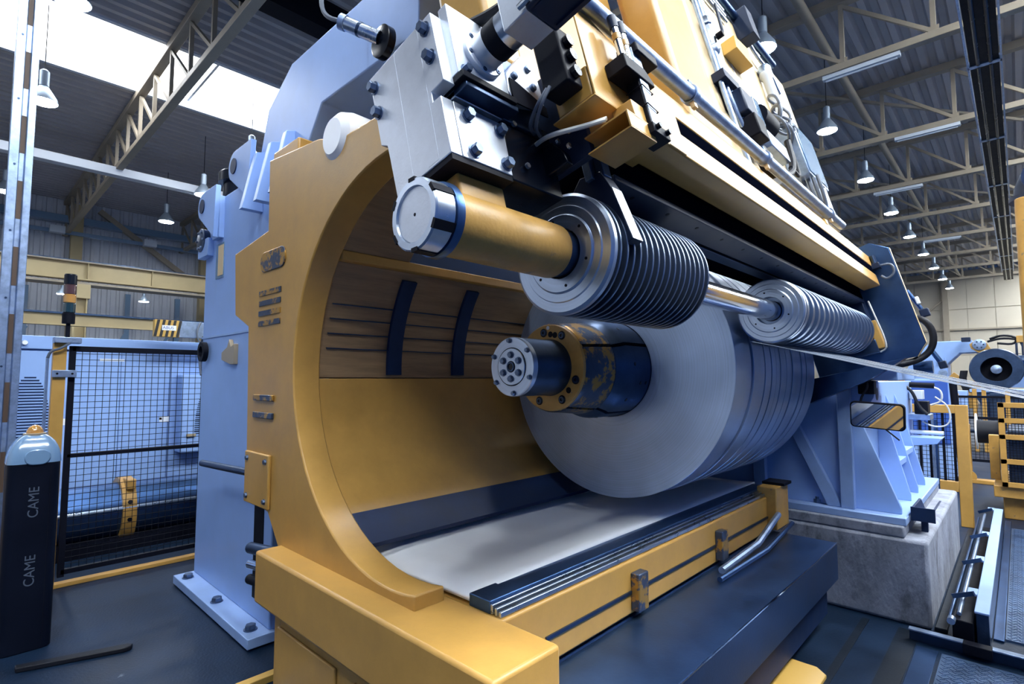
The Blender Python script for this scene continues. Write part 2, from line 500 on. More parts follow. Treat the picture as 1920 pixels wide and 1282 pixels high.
# pendant lamps
L0 = thing('pendant_lamp', '', 'lamp', (0, 0, 0), 'pendant hall lamps')
MB().cyl((0, 0, .62), (0, 0, 1.9), .008, 6).build('cord', 'black', L0)
MB().lathe((0, 0, .28), (0, 0, 1), [(0, .05), (.02, .075), (.3, .075), (.34, .03)], 16).build('ballast', 'lamp_metal', L0)
MB().lathe((0, 0, 0), (0, 0, 1), [(.012, .205), (0, .21), (.0, .222), (.08, .205), (.2, .13), (.29, .07), (.30, .05)], 28).build('reflector', 'lamp_metal', L0)
MB().cyl((0, 0, -.012), (0, 0, .004), .2, 28).build('glowing_lens', 'lamp_glow', L0)
lamps = [(-3.1, 9.9 + 4.45 * k, 7.72, 'right') for k in range(9)]
lamps += [(-10.6, 1.05, 7.7, 'pendant lamp nearest the top left corner against the bright roof window'),
          (-14.8, 1.1, 7.62, 'pendant lamp beside the galvanised post at upper left'),
          (-14.8, 5.35, 7.62, 'pendant lamp just left of the white gantry ribs'),
          (-18.75, 5.35, 7.62, 'pendant lamp above the black cylinder cap of the gantry'),
          (-23.0, 5.35, 7.62, 'small pendant lamp before the corrugated left wall'),
          (-22.9, .95, 7.62, 'pendant lamp at the left picture edge beside the post'),
          (-25.6, 2.76, 4.99, 'small far lamp left of the signal tower under the girder'),
          (-25.6, 5.3, 4.97, 'small far lamp right of the signal tower under the girder')]
lamps += [(-3.1, 1.0, 7.72, 'pendant lamp hanging high above the coil car, beyond the top of the picture'),
          (-3.1, 5.45, 7.72, 'pendant lamp hanging high above the coil, beyond the top of the picture'),
          (-3.1, -3.45, 7.72, 'pendant lamp hanging behind the camera over the aisle'),
          (1.1, 1.0, 7.72, 'pendant lamp hanging to the right of the camera under the added skylight'),
          (1.1, 5.45, 7.72, 'pendant lamp hanging above the plinth, beyond the right top of the picture'),
          (-6.8, 1.0, 7.72, 'pendant lamp hanging high above the gantry column, beyond the top of the picture')]
for k, (x, y, z, lab) in enumerate(lamps):
    o = L0 if k == 0 else copy_tree(L0)
    o.location = (x, y, z)
    if lab == 'right':
        lab = 'glowing pendant lamp, %s of the row receding under the right roof' % ORD[k]
    else:
        o.scale = (1.15, 1.15, 1.15)
    o['label'] = lab
    if z < 6:
        o.scale = (.8, .8, .8)
        o.location.z -= .12
        for ch in o.children:
            if ch.name.startswith('cord'):
                ch.scale.z = .03; ch.location.z = .60
            if ch.name.startswith('ballast'):
                ch.scale.z = .4; ch.location.z = .17
# tube light fittings on the trusses
for k, (x, yy) in enumerate(((-2.0, 12.1), (-2.6, 21.0), (-2.2, 29.9), (-1.4, 16.5))):
    t = thing('tube_light', ('white tube light fitting under the truss near the dark heater', 'white tube light fitting under a mid distance truss', 'white tube light fitting under a far truss', 'short white fitting beside the heater strip')[k], 'light fitting', (x, yy, 7.85), 'tube light fittings')
    MB().box(x - .65, x + .65, yy - .06, yy + .06, 7.84, 7.92).build('housing', 'tube_white', t)
    MB().cyl((x - .6, yy, 7.82), (x + .6, yy, 7.82), .02, 8).build('tube', 'tube_white', t)
for k, (xa, ya, xb, yb) in enumerate(((-2.75, 16.6, -5.9, 12.2), (-2.75, 16.6, .4, 21.0), (-2.75, 25.4, -5.9, 21.0), (-2.75, 25.4, .4, 29.9))):
    tag(MB().bar((xa, ya, 9.2), (xb, yb, 9.2), .07).build('roof_brace', 'beige_steel', None, loc=(xa, ya, 9.2)),
        ('slanting roof brace behind the second and third right lamps', 'slanting roof brace running to the dark heater strip', 'far slanting roof brace left of the round tie tube', 'far slanting roof brace right of the round tie tube')[k], 'roof brace', 'slanting roof braces')
# pipe runs along the roof at the right of the panel
for k, x in enumerate((-5.0, -5.5)):
    tag(MB().cyl((x, 8, 7.2), (x, 48, 7.2), .10, 10).build('roof_pipe', 'galvanised', None, loc=(x, 8, 7.2)), ('inner', 'outer')[k] + ' galvanised pipe hanging along the roof behind the yellow panel', 'pipe', 'pipes hanging along the roof')

# ================================================================== CONCRETE PLINTH, HOUSING
p = thing('concrete_plinth', 'big stained concrete foundation block under the pale blue machine housing', 'foundation', (-1.85, 5.9, 0))
MB().box(-3.3, -.52, 4.79, 7.2, 0, .60).build('block', 'concrete', p, .025)
MB().box(-3.2, -.655, 4.80, 7.05, .60, .68).build('grout_step', 'concrete', p, .012)

hs = thing('machine_housing', 'pale blue steel housing with welded ribs behind the coil', 'machine', (-1.9, 6.0, .68))
MB().box(-3.2, -.645, 4.83, 7.0, .68, .735).build('base_flange', 'white_worn', hs, .006)
MB().prism([(-3.0, .735), (-.685, .735), (-.685, .775), (-.905, 1.37), (-.905, 1.47), (-.83, 1.60), (-.80, 1.73), (-3.0, 1.73)], 'y', 4.95, 4.985).build('front_plate', 'white_paint', hs, .004)
MB().box(-2.95, -.91, 4.985, 7.62, .735, 1.72).build('body', 'white_paint', hs, .004)
MB().box(-1.07, -.975, 4.885, 4.95, .735, 1.70).build('upright_rib', 'white_worn', hs, .006)
MB().prism([(-1.60, 1.70), (-1.51, 1.70), (-1.06, .735), (-1.165, .735)], 'y', 4.895, 4.95).build('slanted_rib', 'white_worn', hs, .006)
MB().box(-1.73, -1.63, 4.885, 4.95, .735, 1.70).build('upright_rib', 'white_worn', hs, .006)
MB().box(-.93, -.655, 4.84, 5.7, 1.735, 1.815).build('top_slab', 'white_paint', hs, .006)
for yy in (5.55, 5.98, 6.45):
    MB().prism([(-.91, .735), (-.70, .735), (-.70, .78), (-.86, 1.45), (-.91, 1.6)], 'y', yy, yy + .025).build('gusset', 'white_paint', hs, .003)
for y0, z in ((5.575, 1.0), (6.0, 1.05)):
    MB().box(-.91, -.775, y0, y0 + .41, z, z + .05).build('shelf_plate', 'white_paint', hs, .003)
lug = MB()
lug.prism([(5.15, 1.45), (5.65, 1.45), (5.62, 1.62)] + [(5.42 + .14 * math.cos(a), 1.60 + .12 * math.sin(a)) for a in [i * PI / 12 for i in range(13)]] + [(5.2, 1.60)], 'x', -.91, -.885)
lug.build('lifting_lug', 'white_paint', hs, .003)
MB().cyl((-.886, 5.42, 1.62), (-.882, 5.42, 1.62), .055, 20).build('lug_hole', 'navy_paint', hs)
for x in (-2.7, -2.2, -1.5, -1.25):
    MB().lathe((x, 4.96, .735), (0, 0, 1), [(0, .03), (.03, .03), (.03, .018), (.05, .018)], 6).build('anchor_bolt', 'bolt_steel', hs)
# bearing flange behind the coil
MB().lathe((-1.9, 4.95, 1.81), (0, -1, 0), [(0, .62), (.06, .62), (.06, .5), (.2, .46), (.2, .33)], 48).build('bearing_flange', 'dark_steel', hs, .004)

tr_ = thing('tray', 'dark blue steel tray resting beside the housing foot', 'tray', (-.62, 5.2, .68))
MB().prism([(-.635, .79), (-.60, .70), (-.54, .70), (-.49, .79), (-.505, .79), (-.545, .715), (-.595, .715), (-.62, .79)], 'y', 4.98, 5.42).build('trough', 'navy_paint', tr_, .002)
MB().box(-.635, -.49, 4.97, 4.985, .70, .80).build('end_plate', 'navy_paint', tr_, .002)
MB().box(-.59, -.55, 5.1, 5.14, .602, .70).build('foot', 'navy_paint', tr_)

# mirror
mr_ = thing('rear_view_mirror', 'black framed rectangular mirror on a bent arm before the pale housing', 'mirror', (-.86, 4.8, 1.3))
def rrect(w, h, r, n=6):
    out = []
    for cx, cy, a0 in ((w / 2 - r, h / 2 - r, 0), (-w / 2 + r, h / 2 - r, PI / 2), (-w / 2 + r, -h / 2 + r, PI), (w / 2 - r, -h / 2 + r, 1.5 * PI)):
        for i in range(n + 1):
            a = a0 + PI / 2 * i / n
            out.append((cx + r * math.cos(a), cy + r * math.sin(a)))
    return out
def placed(mb, mtx):
    mb.v = [mtx @ v for v in mb.v]; return mb
MM = Matrix.Translation((-.775, 4.70, 1.475)) @ Euler((math.radians(8), math.radians(3), math.radians(-6)), 'XYZ').to_matrix().to_4x4()
placed(MB().prism(rrect(.345, .195, .03), 'y', 0, .03), MM).build('frame', 'black', mr_, .004)
placed(MB().prism(rrect(.325, .176, .026), 'y', -.003, .0), MM).build('glass', 'mirror', mr_)
placed(MB().tube([(-.11, .03, .09), (-.10, .04, .14), (-.06, .05, .2), (-.08, .06, .26)], .008, 8, 2), MM).build('arm', 'black', mr_)
placed(MB().tube([(.04, .02, -.09), (.13, .03, -.17)], .005, 6), MM).build('rod', 'black', mr_)
MB().box(-.905, -.80, 4.80, 4.90, 1.63, 1.733).build('bracket_box', 'black', mr_, .008)

# ================================================================== COIL
CX, CZ = -1.9, 1.81
R = .805
cl = thing('steel_coil', 'large wound coil of slit silver steel strip on the mandrel', 'coil', (CX, 2.9, CZ), local=True)
y = 0.0
widths = [.17, .085, .085, .12, .11, .085, .085, .12, .115, .12, .095, .10, .20]
tot = sum(widths); sc = 1.52 / tot
for i, w in enumerate(widths):
    w *= sc
    ro = R + random.uniform(-.008, .003) - (.004 if i % 3 == 1 else 0)
    MB().lathe((0, 0, 0), (0, 1, 0), [(y + .001, .302), (y + .001, ro - .002), (y + .003, ro), (y + w - .013, ro), (y + w - .011, ro - .002), (y + w - .011, .302)], 160, closed=True).build('slit_strip_winding', 'coil_steel', cl)
    y += w
COIL_END = 2.9 + y
MB().ring((0, 0, 0), (0, 1, 0), .004, y - .01, .31, R - .03, 96).build('winding_core', 'black', cl)

# ================================================================== MANDREL
md = thing('mandrel', 'dark steel expanding mandrel with worn yellow face carrying the coil', 'mandrel', (CX, 2.0, CZ), local=True)
Y1 = (0, 1, 0)
MB().lathe((0, 0, 0), Y1, [(0, .02), (0, .150), (.004, .154), (.03, .154)], 64).build('end_disc', 'turned_steel', md, 0)
ed = MB().lathe((0, -.006, 0), Y1, [(0, .034), (0, .093), (.004, .096), (.006, .096)], 48).build('centre_plate', 'turned_steel', md)
MB().ring((0, -.0015, 0), Y1, 0, .002, .096, .1, 48).build('groove', 'black', ed)
MB().lathe((0, -.0075, 0), Y1, [(0, .0), (0, .030), (.003, .030)], 32).build('centre_bore', 'black_gloss', ed)
MB().ring((0, -.012, 0), Y1, 0, .006, .018, .026, 24).build('bore_fitting', 'dark_steel', ed)
def bolt(mbp, d, r, h, name, parent, m='bolt_steel', wash=True, ph=0.0):
    b = MB(); b.lathe(mbp, d, [(0, r), (h * .85, r), (h, r * .86)], 6, ph)
    o = b.build(name, m, parent)
    if wash:
        MB().cyl(mbp, Vector(mbp) + Vector(d).normalized() * h * .16, r * 1.25, 20).build('washer', m, o)
    return o
for k in range(6):
    a = PI / 6 + k * PI / 3
    bolt((math.cos(a) * .062, -.006, math.sin(a) * .062), (0, -1, 0), .0155, .016, 'hex_bolt', ed)
    a += .12
    bolt((math.cos(a) * .137, 0, math.sin(a) * .137), (0, -1, 0), .0115, .016, 'hex_bolt', md)
MB().lathe((0, .03, 0), Y1, [(0, .150), (.004, .153), (.25, .153), (.27, .158), (.30, .158)], 64).build('nose', 'dark_steel', md)
MB().lathe((0, .30, 0), Y1, [(0, .10), (0, .236), (.006, .240), (.02, .243)], 64).build('face_plate', 'yellow_worn', md)
for a in (-20, -62, 62, 100, 205, 250, 150):
    a = math.radians(a)
    o = MB().lathe((math.cos(a) * .198, .299, math.sin(a) * .198), (0, -1, 0), [(0, .024), (.002, .024), (.003, .021)], 24).build('socket_bolt', 'black_gloss', md)
    MB().ring((math.cos(a) * .198, .294, math.sin(a) * .198), (0, -1, 0), 0, .003, .010, .017, 12).build('socket_head', 'dark_steel', o)
for a in (76, 86, -42):
    a = math.radians(a)
    MB().lathe((math.cos(a) * .185, .2995, math.sin(a) * .185), (0, -1, 0), [(0, .017), (.001, .017)], 16).build('blind_hole', 'black', md)
MB().lathe((-.005, .2995, .222), (0, -1, 0), [(0, .011), (.001, .011)], 16).build('paint_dot', 'sign_white', md)
# four expanding segments with a stepped nose
def seg_mesh(a0, a1, prof, n=14):
    m = MB(); vs = []; k = len(prof)
    for i in range(n + 1):
        a = a0 + (a1 - a0) * i / n
        for t, r in prof:
            vs.append((math.cos(a) * r, t, math.sin(a) * r))
    fs = []
    for i in range(n):
        for j in range(k):
            j2 = (j + 1) % k
            fs.append((i * k + j, i * k + j2, (i + 1) * k + j2, (i + 1) * k + j))
    fs += [tuple(range(k)), tuple(range(n * k + k - 1, n * k - 1, -1))]
    return m.add(vs, fs)
for q in range(4):
    a0 = math.radians(28 + q * 90 + 2.2); a1 = math.radians(28 + (q + 1) * 90 - 2.2)
    s_ = seg_mesh(a0, a1, [(.315, .15), (.315, .243), (.325, .249), (.345, .25), (.56, .268), (.565, .15)]).build('nose_segment', 'yellow_steel', md)
    s2 = seg_mesh(a0, a1, [(.575, .15), (.575, .262), (.64, .285), (.66, .297), (2.35, .297), (2.35, .15)]).build('expanding_segment', 'dark_steel', md)
    for da, tt in ((.25, .72), (.5, .80), (.75, .72), (.5, .86)):
        a = a0 + (a1 - a0) * da
        d = Vector((math.cos(a), 0, math.sin(a)))
        MB().lathe(d * .2965 + Vector((0, tt, 0)), d, [(0, .011), (.002, .011), (.0025, .008)], 12).build('cap_screw', 'black_gloss', s2)
MB().lathe((0, .31, 0), Y1, [(0, .22), (2.6, .22)], 32).build('core_shaft', 'black', md)

# ================================================================== SEPARATOR SHAFT, ROLLERS, ARM (frame swung 15 degrees about the coil axis direction)
ARM_LOC = (-.95, 0, 2.11)
ARM_ROT = (0, math.radians(-15), 0)
def armthing(name, label, cat, group=None):
    return thing(name, label, cat, ARM_LOC, group, ARM_ROT, True)

sh = armthing('separator_shaft', 'yellow sleeved roller shaft with slotted steel end nut, hanging under the bolted block', 'shaft')
nut = MB().lathe((0, .685, 0), Y1, [(.006, .062), (0, .064), (0, .079), (.004, .083), (.052, .083), (.056, .079)], 64).build('lock_nut', 'steel', sh)
MB().lathe((0, .690, 0), Y1, [(0, .004), (0, .061), (.003, .062), (.01, .062)], 48).build('end_disc', 'machined_plate', nut)
MB().cyl((0, .6895, 0), (0, .6905, 0), .004, 12).build('centre_mark', 'black', nut)
for k in range(6):
    a = .35 + k * PI / 3
    c, s_ = math.cos(a), math.sin(a)
    d = Vector((c, 0, s_)); e = Vector((-s_, 0, c))
    q = MB(); ctr = d * .080 + Vector((0, .712, 0))
    q.add([ctr + d * i * .0045 + Vector((0, j * .028, 0)) + e * k_ * .011 for i in (-1, 1) for j in (-1, 1) for k_ in (-1, 1)],
          [(0, 1, 3, 2), (4, 6, 7, 5), (0, 4, 5, 1), (2, 3, 7, 6), (0, 2, 6, 4), (1, 5, 7, 3)])
    q.build('nut_slot', 'black', nut)
MB().lathe((0, .742, 0), Y1, [(0, .070), (0, .086), (.006, .088), (.02, .088), (.022, .070)], 56).build('lock_washer', 'blue_steel', sh)
MB().lathe((0, .764, 0), Y1, [(0, .070), (0, .0745), (.006, .0765), (.395, .0765), (.402, .073)], 56).build('yellow_sleeve', 'yellow_worn', sh)
MB().prism([(-.05, .03), (.045, .03), (.045, .118), (-.05, .118)], 'y', .800, .955).build('welded_pad', 'yellow_worn', sh, .006)
MB().lathe((0, 1.165, 0), Y1, [(0, .068), (.055, .068), (.058, .058), (.08, .058)], 48).build('collar', 'dark_steel', sh)
MB().cyl((0, 1.2, 0), (0, 5.0, 0), .052, 40).build('chrome_shaft', 'chrome', sh)

def roller(name, label, y0, y1, ndisc, rad, thick, first):
    r = armthing(name, label, 'roller', 'separator rollers on the shaft')
    OFFY = y0
    hub = MB().lathe((0, y0, 0), Y1, [(.012, .072), (0, .074), (0, .112), (.003, .116), (.006, .117), (.006, .140), (.010, .143), (.010, rad * .95), (.016, rad), (.030, rad), (.030, .072)], 96, closed=True).build('hub_face', 'turned_steel', r)
    for k in range(6):
        a = .5 + k * PI / 3
        MB().cyl((math.cos(a) * .098, y0 - .001, math.sin(a) * .098), (math.cos(a) * .098, y0 + .001, math.sin(a) * .098), .0045, 10).build('screw_hole', 'black', hub)
    MB().lathe((0, y0 + .03, 0), Y1, [(0, .055), (0, rad * .90), (y1 - y0 - .03, rad * .90), (y1 - y0 - .03, .055)], 64, closed=True).build('spacer_body', 'disc_steel' if not first else 'black_gloss', r)
    pitch = (y1 - y0 - .04) / ndisc
    src = None
    for k in range(ndisc):
        yy = y0 + .045 + pitch * k
        if src is None:
            src = MB().lathe((0, 0, 0), Y1, [(0, rad * .88), (0, rad - .0015), (.001, rad), (thick - .001, rad), (thick, rad - .001), (thick, rad * .88)], 96, closed=True).build('separator_disc', 'disc_steel', r)
            src.location = (0, yy, 0)
        else:
            c = src.copy(); COL.objects.link(c); c.parent = r; c.location = (0, yy, 0)
    return r
roller('separator_roller', 'near black ribbed roller of thin close discs on the yellow sleeved shaft', 1.2, 1.84, 17, .178, .0075, True)
roller('separator_roller', 'far ribbed steel roller pressing on the coil where the strips leave', 2.99, 4.86, 17, .172, .035, False)

arm = armthing('strip_separator', 'big yellow overhead machine arm with bolted steel end block and motor', 'machine arm')
ep = MB().prism([(-.134, .133), (.082, .133), (.082, .285), (.052, .287), (.052, .315), (.100, .315), (.096, .513), (-.176, .519), (-.168, .305), (-.143, .288), (-.140, .25)], 'y', .755, .79).build('end_plate', 'machined_plate', arm, .002)
for u, v in ((.070, .483), (.072, .400), (-.158, .478), (-.156, .398)):
    bolt((u, .755, v), (0, -1, 0), .0145, .020, 'hex_bolt', ep)
for u0, u1 in ((-.10, -.06), (.0, .04)):
    MB().box(u0, u1, .7546, .757, .14 if u0 > -.05 else .135, .512).build('milled_band', 'machined_plate', ep)
lb = MB().box(-.132, .083, .791, .957, .133, .285).build('lower_block', 'machined_plate', arm, .002)
for yy, v in ((.829, .258), (.940, .258), (.831, .160), (.940, .160)):
    bolt((.083, yy, v), (1, 0, 0), .0145, .020, 'hex_bolt', lb)
MB().box(-.128, .080, .758, .957, .118, .1325).build('underside_shade', 'black', arm)  # black sheet, puts the shade under the block into colour
MB().box(-.16, .085, .80, .96, .30, .51).build('upper_block', 'machined_plate', arm, .002)
MB().box(-.16, .07, .80, .96, .285, .30).build('shim', 'black', arm)
fp = MB().box(.092, .122, .787, .963, .337, .538).build('flange_plate', 'machined_plate', arm, .002)
MB().box(.0, .135, .787, .972, .318, .337).build('lip', 'black', arm, .002)
MB().box(.02, .128, .80, .98, .302, .318).build('lip_rail', 'dark_steel', arm, .002)
bolt((.122, .812, .352), (1, 0, 0), .012, .016, 'hex_bolt', fp)
sp = MB().prism([(.966, .37), (.975, .43), (1.054, .524), (1.106, .524), (1.116, .435), (1.116, .385), (.98, .345)], 'x', .09, .12).build('side_plate', 'machined_plate', arm, .002)
for yy, v in ((1.000, .428), (1.070, .485), (1.075, .425)):
    MB().lathe((.12, yy, v), (1, 0, 0), [(0, .011), (.008, .011), (.010, .009)], 12).build('cap_screw', 'bolt_steel', sp)
MB().prism([(.975, .41), (1.0, .41), (1.116, .375), (1.116, .345), (.975, .335)], 'x', .121, .125).build('side_plate_shadow_gap', 'black', sp)
MB().box(-.2, .09, .96, 1.12, .30, .52).build('side_block', 'dark_steel', arm, .003)
# motor
U1 = (1, 0, 0)
mo = MB().lathe((.122, .880, .425), U1, [(0, .030), (0, .060), (.012, .060), (.014, .057), (.014, .046), (.02, .044), (.075, .044)], 56).build('gear_flange', 'machined_plate', arm)
for k in range(6):
    a = .3 + k * PI / 3
    MB().ring((.136, .880 + math.cos(a) * .0515, .425 + math.sin(a) * .0515), U1, 0, .002, .0028, .0062, 12).build('flange_screw', 'dark_steel', mo)
MB().lathe((.172, .880, .425), U1, [(0, .044), (0, .0465), (.042, .0465), (.042, .044)], 48).build('black_band', 'black', mo)
MB().lathe((.214, .880, .425), U1, [(0, .0455), (.03, .0455)], 48).build('silver_band', 'steel', mo)
MB().box(.240, .315, .832, .928, .377, .473).build('gearbox', 'machined_plate', arm, .003)
sv = MB().box(.312, .70, .826, .934, .371, .479).build('servo_motor', 'servo_blue', arm, .008)
for yy in (.842, .918):
    MB().box(.33, .68, yy - .006, yy + .006, .366, .372).build('cooling_fin', 'servo_blue', sv)
for v in (.387, .463):
    MB().lathe((.30, .822, v), U1, [(0, .007), (.03, .007)], 10).build('motor_screw', 'chrome', sv)
MB().tube([(.10, .90, .56), (.16, .905, .54), (.22, .91, .53), (.30, .93, .55), (.42, .95, .60), (.6, .98, .66)], .014, 10, 2).build('motor_cable', 'rubber', arm)
MB().tube([(.10, .93, .56), (.17, .935, .535), (.23, .94, .53), (.32, .95, .56), (.45, .97, .62), (.6, 1.0, .68)], .009, 8, 2).build('motor_cable', 'rubber', arm)
# guide rails behind the head, running away along the arm
for i, (u, v) in enumerate(((-.16, .60), (-.11, .60), (-.06, .60), (-.02, .605))):
    MB().box(u, u + .018, .9, 4.8, v, v + .012).build('guide_rail', 'steel', arm)
# black carriage
MB().box(-.15, .080, .957, 1.165, .125, .345).build('carriage', 'black_gloss', arm, .004)
MB().box(-.15, .20, 1.165, 1.19, .200, .52).build('carriage_plate', 'servo_blue', arm, .003)
MB().prism([(-.16, .180), (-.10, .235), (-.067, .252), (.019, .283), (.118, .267), (.150, .215), (.155, .182)], 'y', 1.110, 1.135).build('carriage_guard', 'black_gloss', arm, .003)
MB().tube([(-.10, 1.11, .20), (-.067, 1.11, .248), (.019, 1.11, .285), (.09, 1.10, .285), (.15, 1.08, .262), (.22, 1.12, .255), (.27, 1.16, .262)], .006, 8, 2).build('cream_cable', 'cable_white', arm)
MB().tube([(-.11, 1.105, .19), (-.075, 1.105, .238), (.01, 1.105, .275), (.09, 1.09, .277), (.15, 1.07, .254), (.22, 1.11, .247), (.27, 1.15, .252)], .006, 8, 2).build('cream_cable', 'cable_white', arm)
for u, yy, v in ((.085, 1.0, .30), (.085, 1.08, .31), (.085, 1.02, .18), (.13, 1.12, .262), (.16, 1.12, .23)):
    MB().lathe((u, yy, v), U1, [(0, .008), (.008, .008)], 6).build('carriage_bolt', 'steel', arm)
# finger between the discs
fg = MB().prism([(.03, .192), (.075, .23), (.147, .215), (.168, .150), (.192, -.022), (.168, -.030), (.140, .09), (.10, .15)], 'y', 1.285, 1.340).build('scraper_finger', 'servo_blue', arm, .002)
MB().prism([(.169, .151), (.193, -.022), (.1936, -.022), (.1696, .151)], 'y', 1.287, 1.338).build('polished_edge', 'steel', fg)
MB().box(.10, .125, 1.27, 1.30, .20, .31).build('finger_stem', 'galvanised', arm, .002)
MB().box(.13, .155, 1.29, 1.33, .20, .31).build('finger_stem', 'blue_steel', arm, .002)
# beams
MB().box(.165, .28, 1.10, 4.98, .302, .396).build('lower_beam', 'cream_beam' if 'cream_beam' in MATS else 'yellow_paint', arm, .006)
MB().box(.15, .2765, 1.63, 4.95, .390, .460).build('slot_shade', 'matt_black', arm)  # near-flush black plate, paints the darkness inside the slot
MB().box(.15, .28, 1.42, 4.96, .456, .550).build('upper_beam', 'yellow_paint', arm, .006)
MB().box(-.12, .15, 1.35, 4.92, .225, .56).build('dark_web', 'matt_black', arm)
gr = MB().box(.05, .155, 1.35, 4.92, .200, .222).build('lower_guide', 'servo_blue', arm, .002)
for k in range(14):
    yy = 1.5 + k * .24
    MB().cyl((.12, yy, .199), (.12, yy, .2005), .008, 10).build('guide_hole', 'black', gr)
MB().box(-.02, .03, 1.35, 4.92, .205, .226).build('lower_guide', 'dark_steel', arm, .002)
# end bracket of the beam
MB().prism([(1.10, .30), (1.10, .575), (1.14, .60), (1.62, .47), (1.62, .30)], 'x', .281, .287).build('end_bracket', 'yellow_paint', arm, .002)
MB().box(.145, .287, 1.098, 1.50, .296, .302).build('bracket_flange', 'yellow_paint', arm, .002)
# tan box channel under the beam
tb = MB()
tb.box(.200, .336, 1.145, 1.275, .188, .193); tb.box(.200, .336, 1.145, 1.275, .236, .241)
tb.box(.331, .336, 1.145, 1.275, .193, .236)
tb.build('box_channel', 'yellow_paint', arm, .001)
MB().box(.200, .331, 1.265, 1.270, .193, .236).build('channel_back', 'black', arm)
MB().box(.27, .33, 1.20, 1.275, .241, .30).build('channel_post', 'yellow_paint', arm, .002)
# black sensor bar
sb = MB().box(.300, .340, 1.262, 1.31, .225, .505).build('sensor_bar', 'black', arm, .002)
MB().box(.3402, .345, 1.264, 1.308, .235, .49).build('sensor_face', 'galvanised', sb, .001)
MB().box(.295, .36, 1.268, 1.385, .470, .502).build('sensor_head', 'black', sb, .004)
MB().box(.295, .352, 1.245, 1.335, .205, .235).build('sensor_foot', 'black', sb, .002)
for yy in (1.262, 1.315):
    MB().lathe((.352, yy, .222), U1, [(0, .008), (.012, .008)], 12).build('cap_screw', 'black_gloss', sb)
for v in (.30, .36):
    MB().tube([(.297, 1.259, v), (.348, 1.259, v), (.348, 1.313, v - .008), (.297, 1.313, v - .008)], .0022, 6).build('cable_tie', 'black', sb)
# black valve cluster on the bracket
vb = MB().box(.18, .262, 1.03, 1.095, .33, .50).build('valve_block', 'black', arm, .006)
for v in (.36, .41, .455):
    MB().cyl((.262, 1.06, v), (.278, 1.06, v), .016, 16).build('valve_port', 'black_gloss', vb)
MB().tube([(.2, 1.02, .34), (.17, 1.0, .30), (.12, 1.02, .28), (.09, 1.08, .30)], .005, 8, 2).build('valve_cable', 'cable_grey', vb)
MB().tube([(.21, 1.02, .34), (.18, 1.0, .29), (.13, 1.03, .27), (.10, 1.09, .29)], .005, 8, 2).build('valve_cable', 'cable_grey', vb)
cb_ = MB().prism([(1.19, .43), (1.30, .43), (1.34, .40), (1.34, .385), (1.19, .385)], 'x', .288, .35).build('connector_bracket', 'black', arm, .003)
for i, yy in enumerate((1.225, 1.265)):
    c = MB().cyl((.33, yy, .42), (.33, yy, .54), .011, 14).build('connector', 'chrome', cb_)
    MB().cyl((.33, yy, .50), (.33, yy, .52), .0125, 14).build('connector_ring', 'yellow_paint', c)
    MB().cyl((.33, yy, .54), (.33, yy, .58), .013, 14).build('connector_cap', 'servo_blue', c)
# long pipe on the beam with clamps
pp = MB().cyl((.30, 1.12, .610), (.30, 4.05, .598), .027, 24).build('air_pipe', 'galvanised', arm)
for yy in (1.80, 2.57, 3.73):
    k_ = MB().ring((.30, yy, .606), Y1, -.015, .015, .0275, .034, 20).build('pipe_clamp', 'galvanised', pp)
    MB().box(.285, .315, yy - .014, yy + .014, .63, .66).build('clamp_ear', 'dark_steel', k_, .003)
    MB().box(.292, .308, yy - .012, yy + .012, .55, .58).build('clamp_foot', 'cream_paint', k_)
# yellow uprights and panel
MB().box(-.06, .13, 2.30, 2.76, .55, 2.62).build('upright_column', 'yellow_paint', arm, .035, seg=4)
MB().box(-.30, -.10, 1.30, 2.32, .55, 2.62).build('rear_wall', 'yellow_paint', arm, .01)
MB().box(-.12, .06, 1.02, 1.16, .56, 2.4).build('upright_column', 'yellow_paint', arm, .02)
MB().box(-.06, .06, 2.18, 2.22, .60, .98).build('cable_guide', 'galvanised', arm, .002)
for k in range(4):
    MB().box(.0 + k * .018, .006 + k * .018, 2.22, 2.30, .6, .98).build('guide_profile', 'steel', arm)
pn = MB().box(-.10, .10, 2.76, 5.25, .50, 2.44).build('side_panel', 'cream_paint', arm, .004)
for yy in (3.38, 3.55):
    MB().box(.100, .1025, yy, yy + .012, .62, 2.40).build('weld_seam', 'sign_white', pn)
MB().box(.100, .108, 2.80, 2.86, .56, 2.42).build('cover_strip', 'yellow_paint', pn, .002)
# stop block
MB().prism([(3.42, 1.80), (3.46, 1.92), (3.74, 1.96), (3.72, 1.80)], 'x', .10, .19).build('stop_block', 'hazard_yellow', arm, .004)
# twin pipes with ball valve
for k, yy in enumerate((3.06, 3.12)):
    MB().tube([(.135, yy + .04, 2.6), (.135, yy, 1.55), (.135, yy, 1.25), (.135, yy + .16, .95), (.135, yy + .30, .80)], .016, 10, 1).build('hydraulic_pipe', 'galvanised', arm)
MB().tube([(.135, 3.02, 2.6), (.135, 2.98, 1.30), (.135, 3.0, .72)], .014, 10).build('hydraulic_pipe', 'galvanised', arm)
bv = MB().lathe((.14, 3.075, 1.60), (0, 0, 1), [(0, .022), (.02, .032), (.05, .032), (.06, .024), (.14, .028), (.2, .024), (.21, .032), (.25, .032), (.27, .02)], 8).build('ball_valve', 'steel', arm)
MB().tube([(.17, 3.08, 1.70), (.20, 3.12, 1.72), (.20, 3.14, 1.80), (.21, 3.13, 1.95)], .009, 8, 1).build('valve_lever', 'servo_blue', bv)
MB().cyl((.17, 3.08, 1.70), (.21, 3.08, 1.70), .02, 12).build('valve_spindle', 'black', bv)
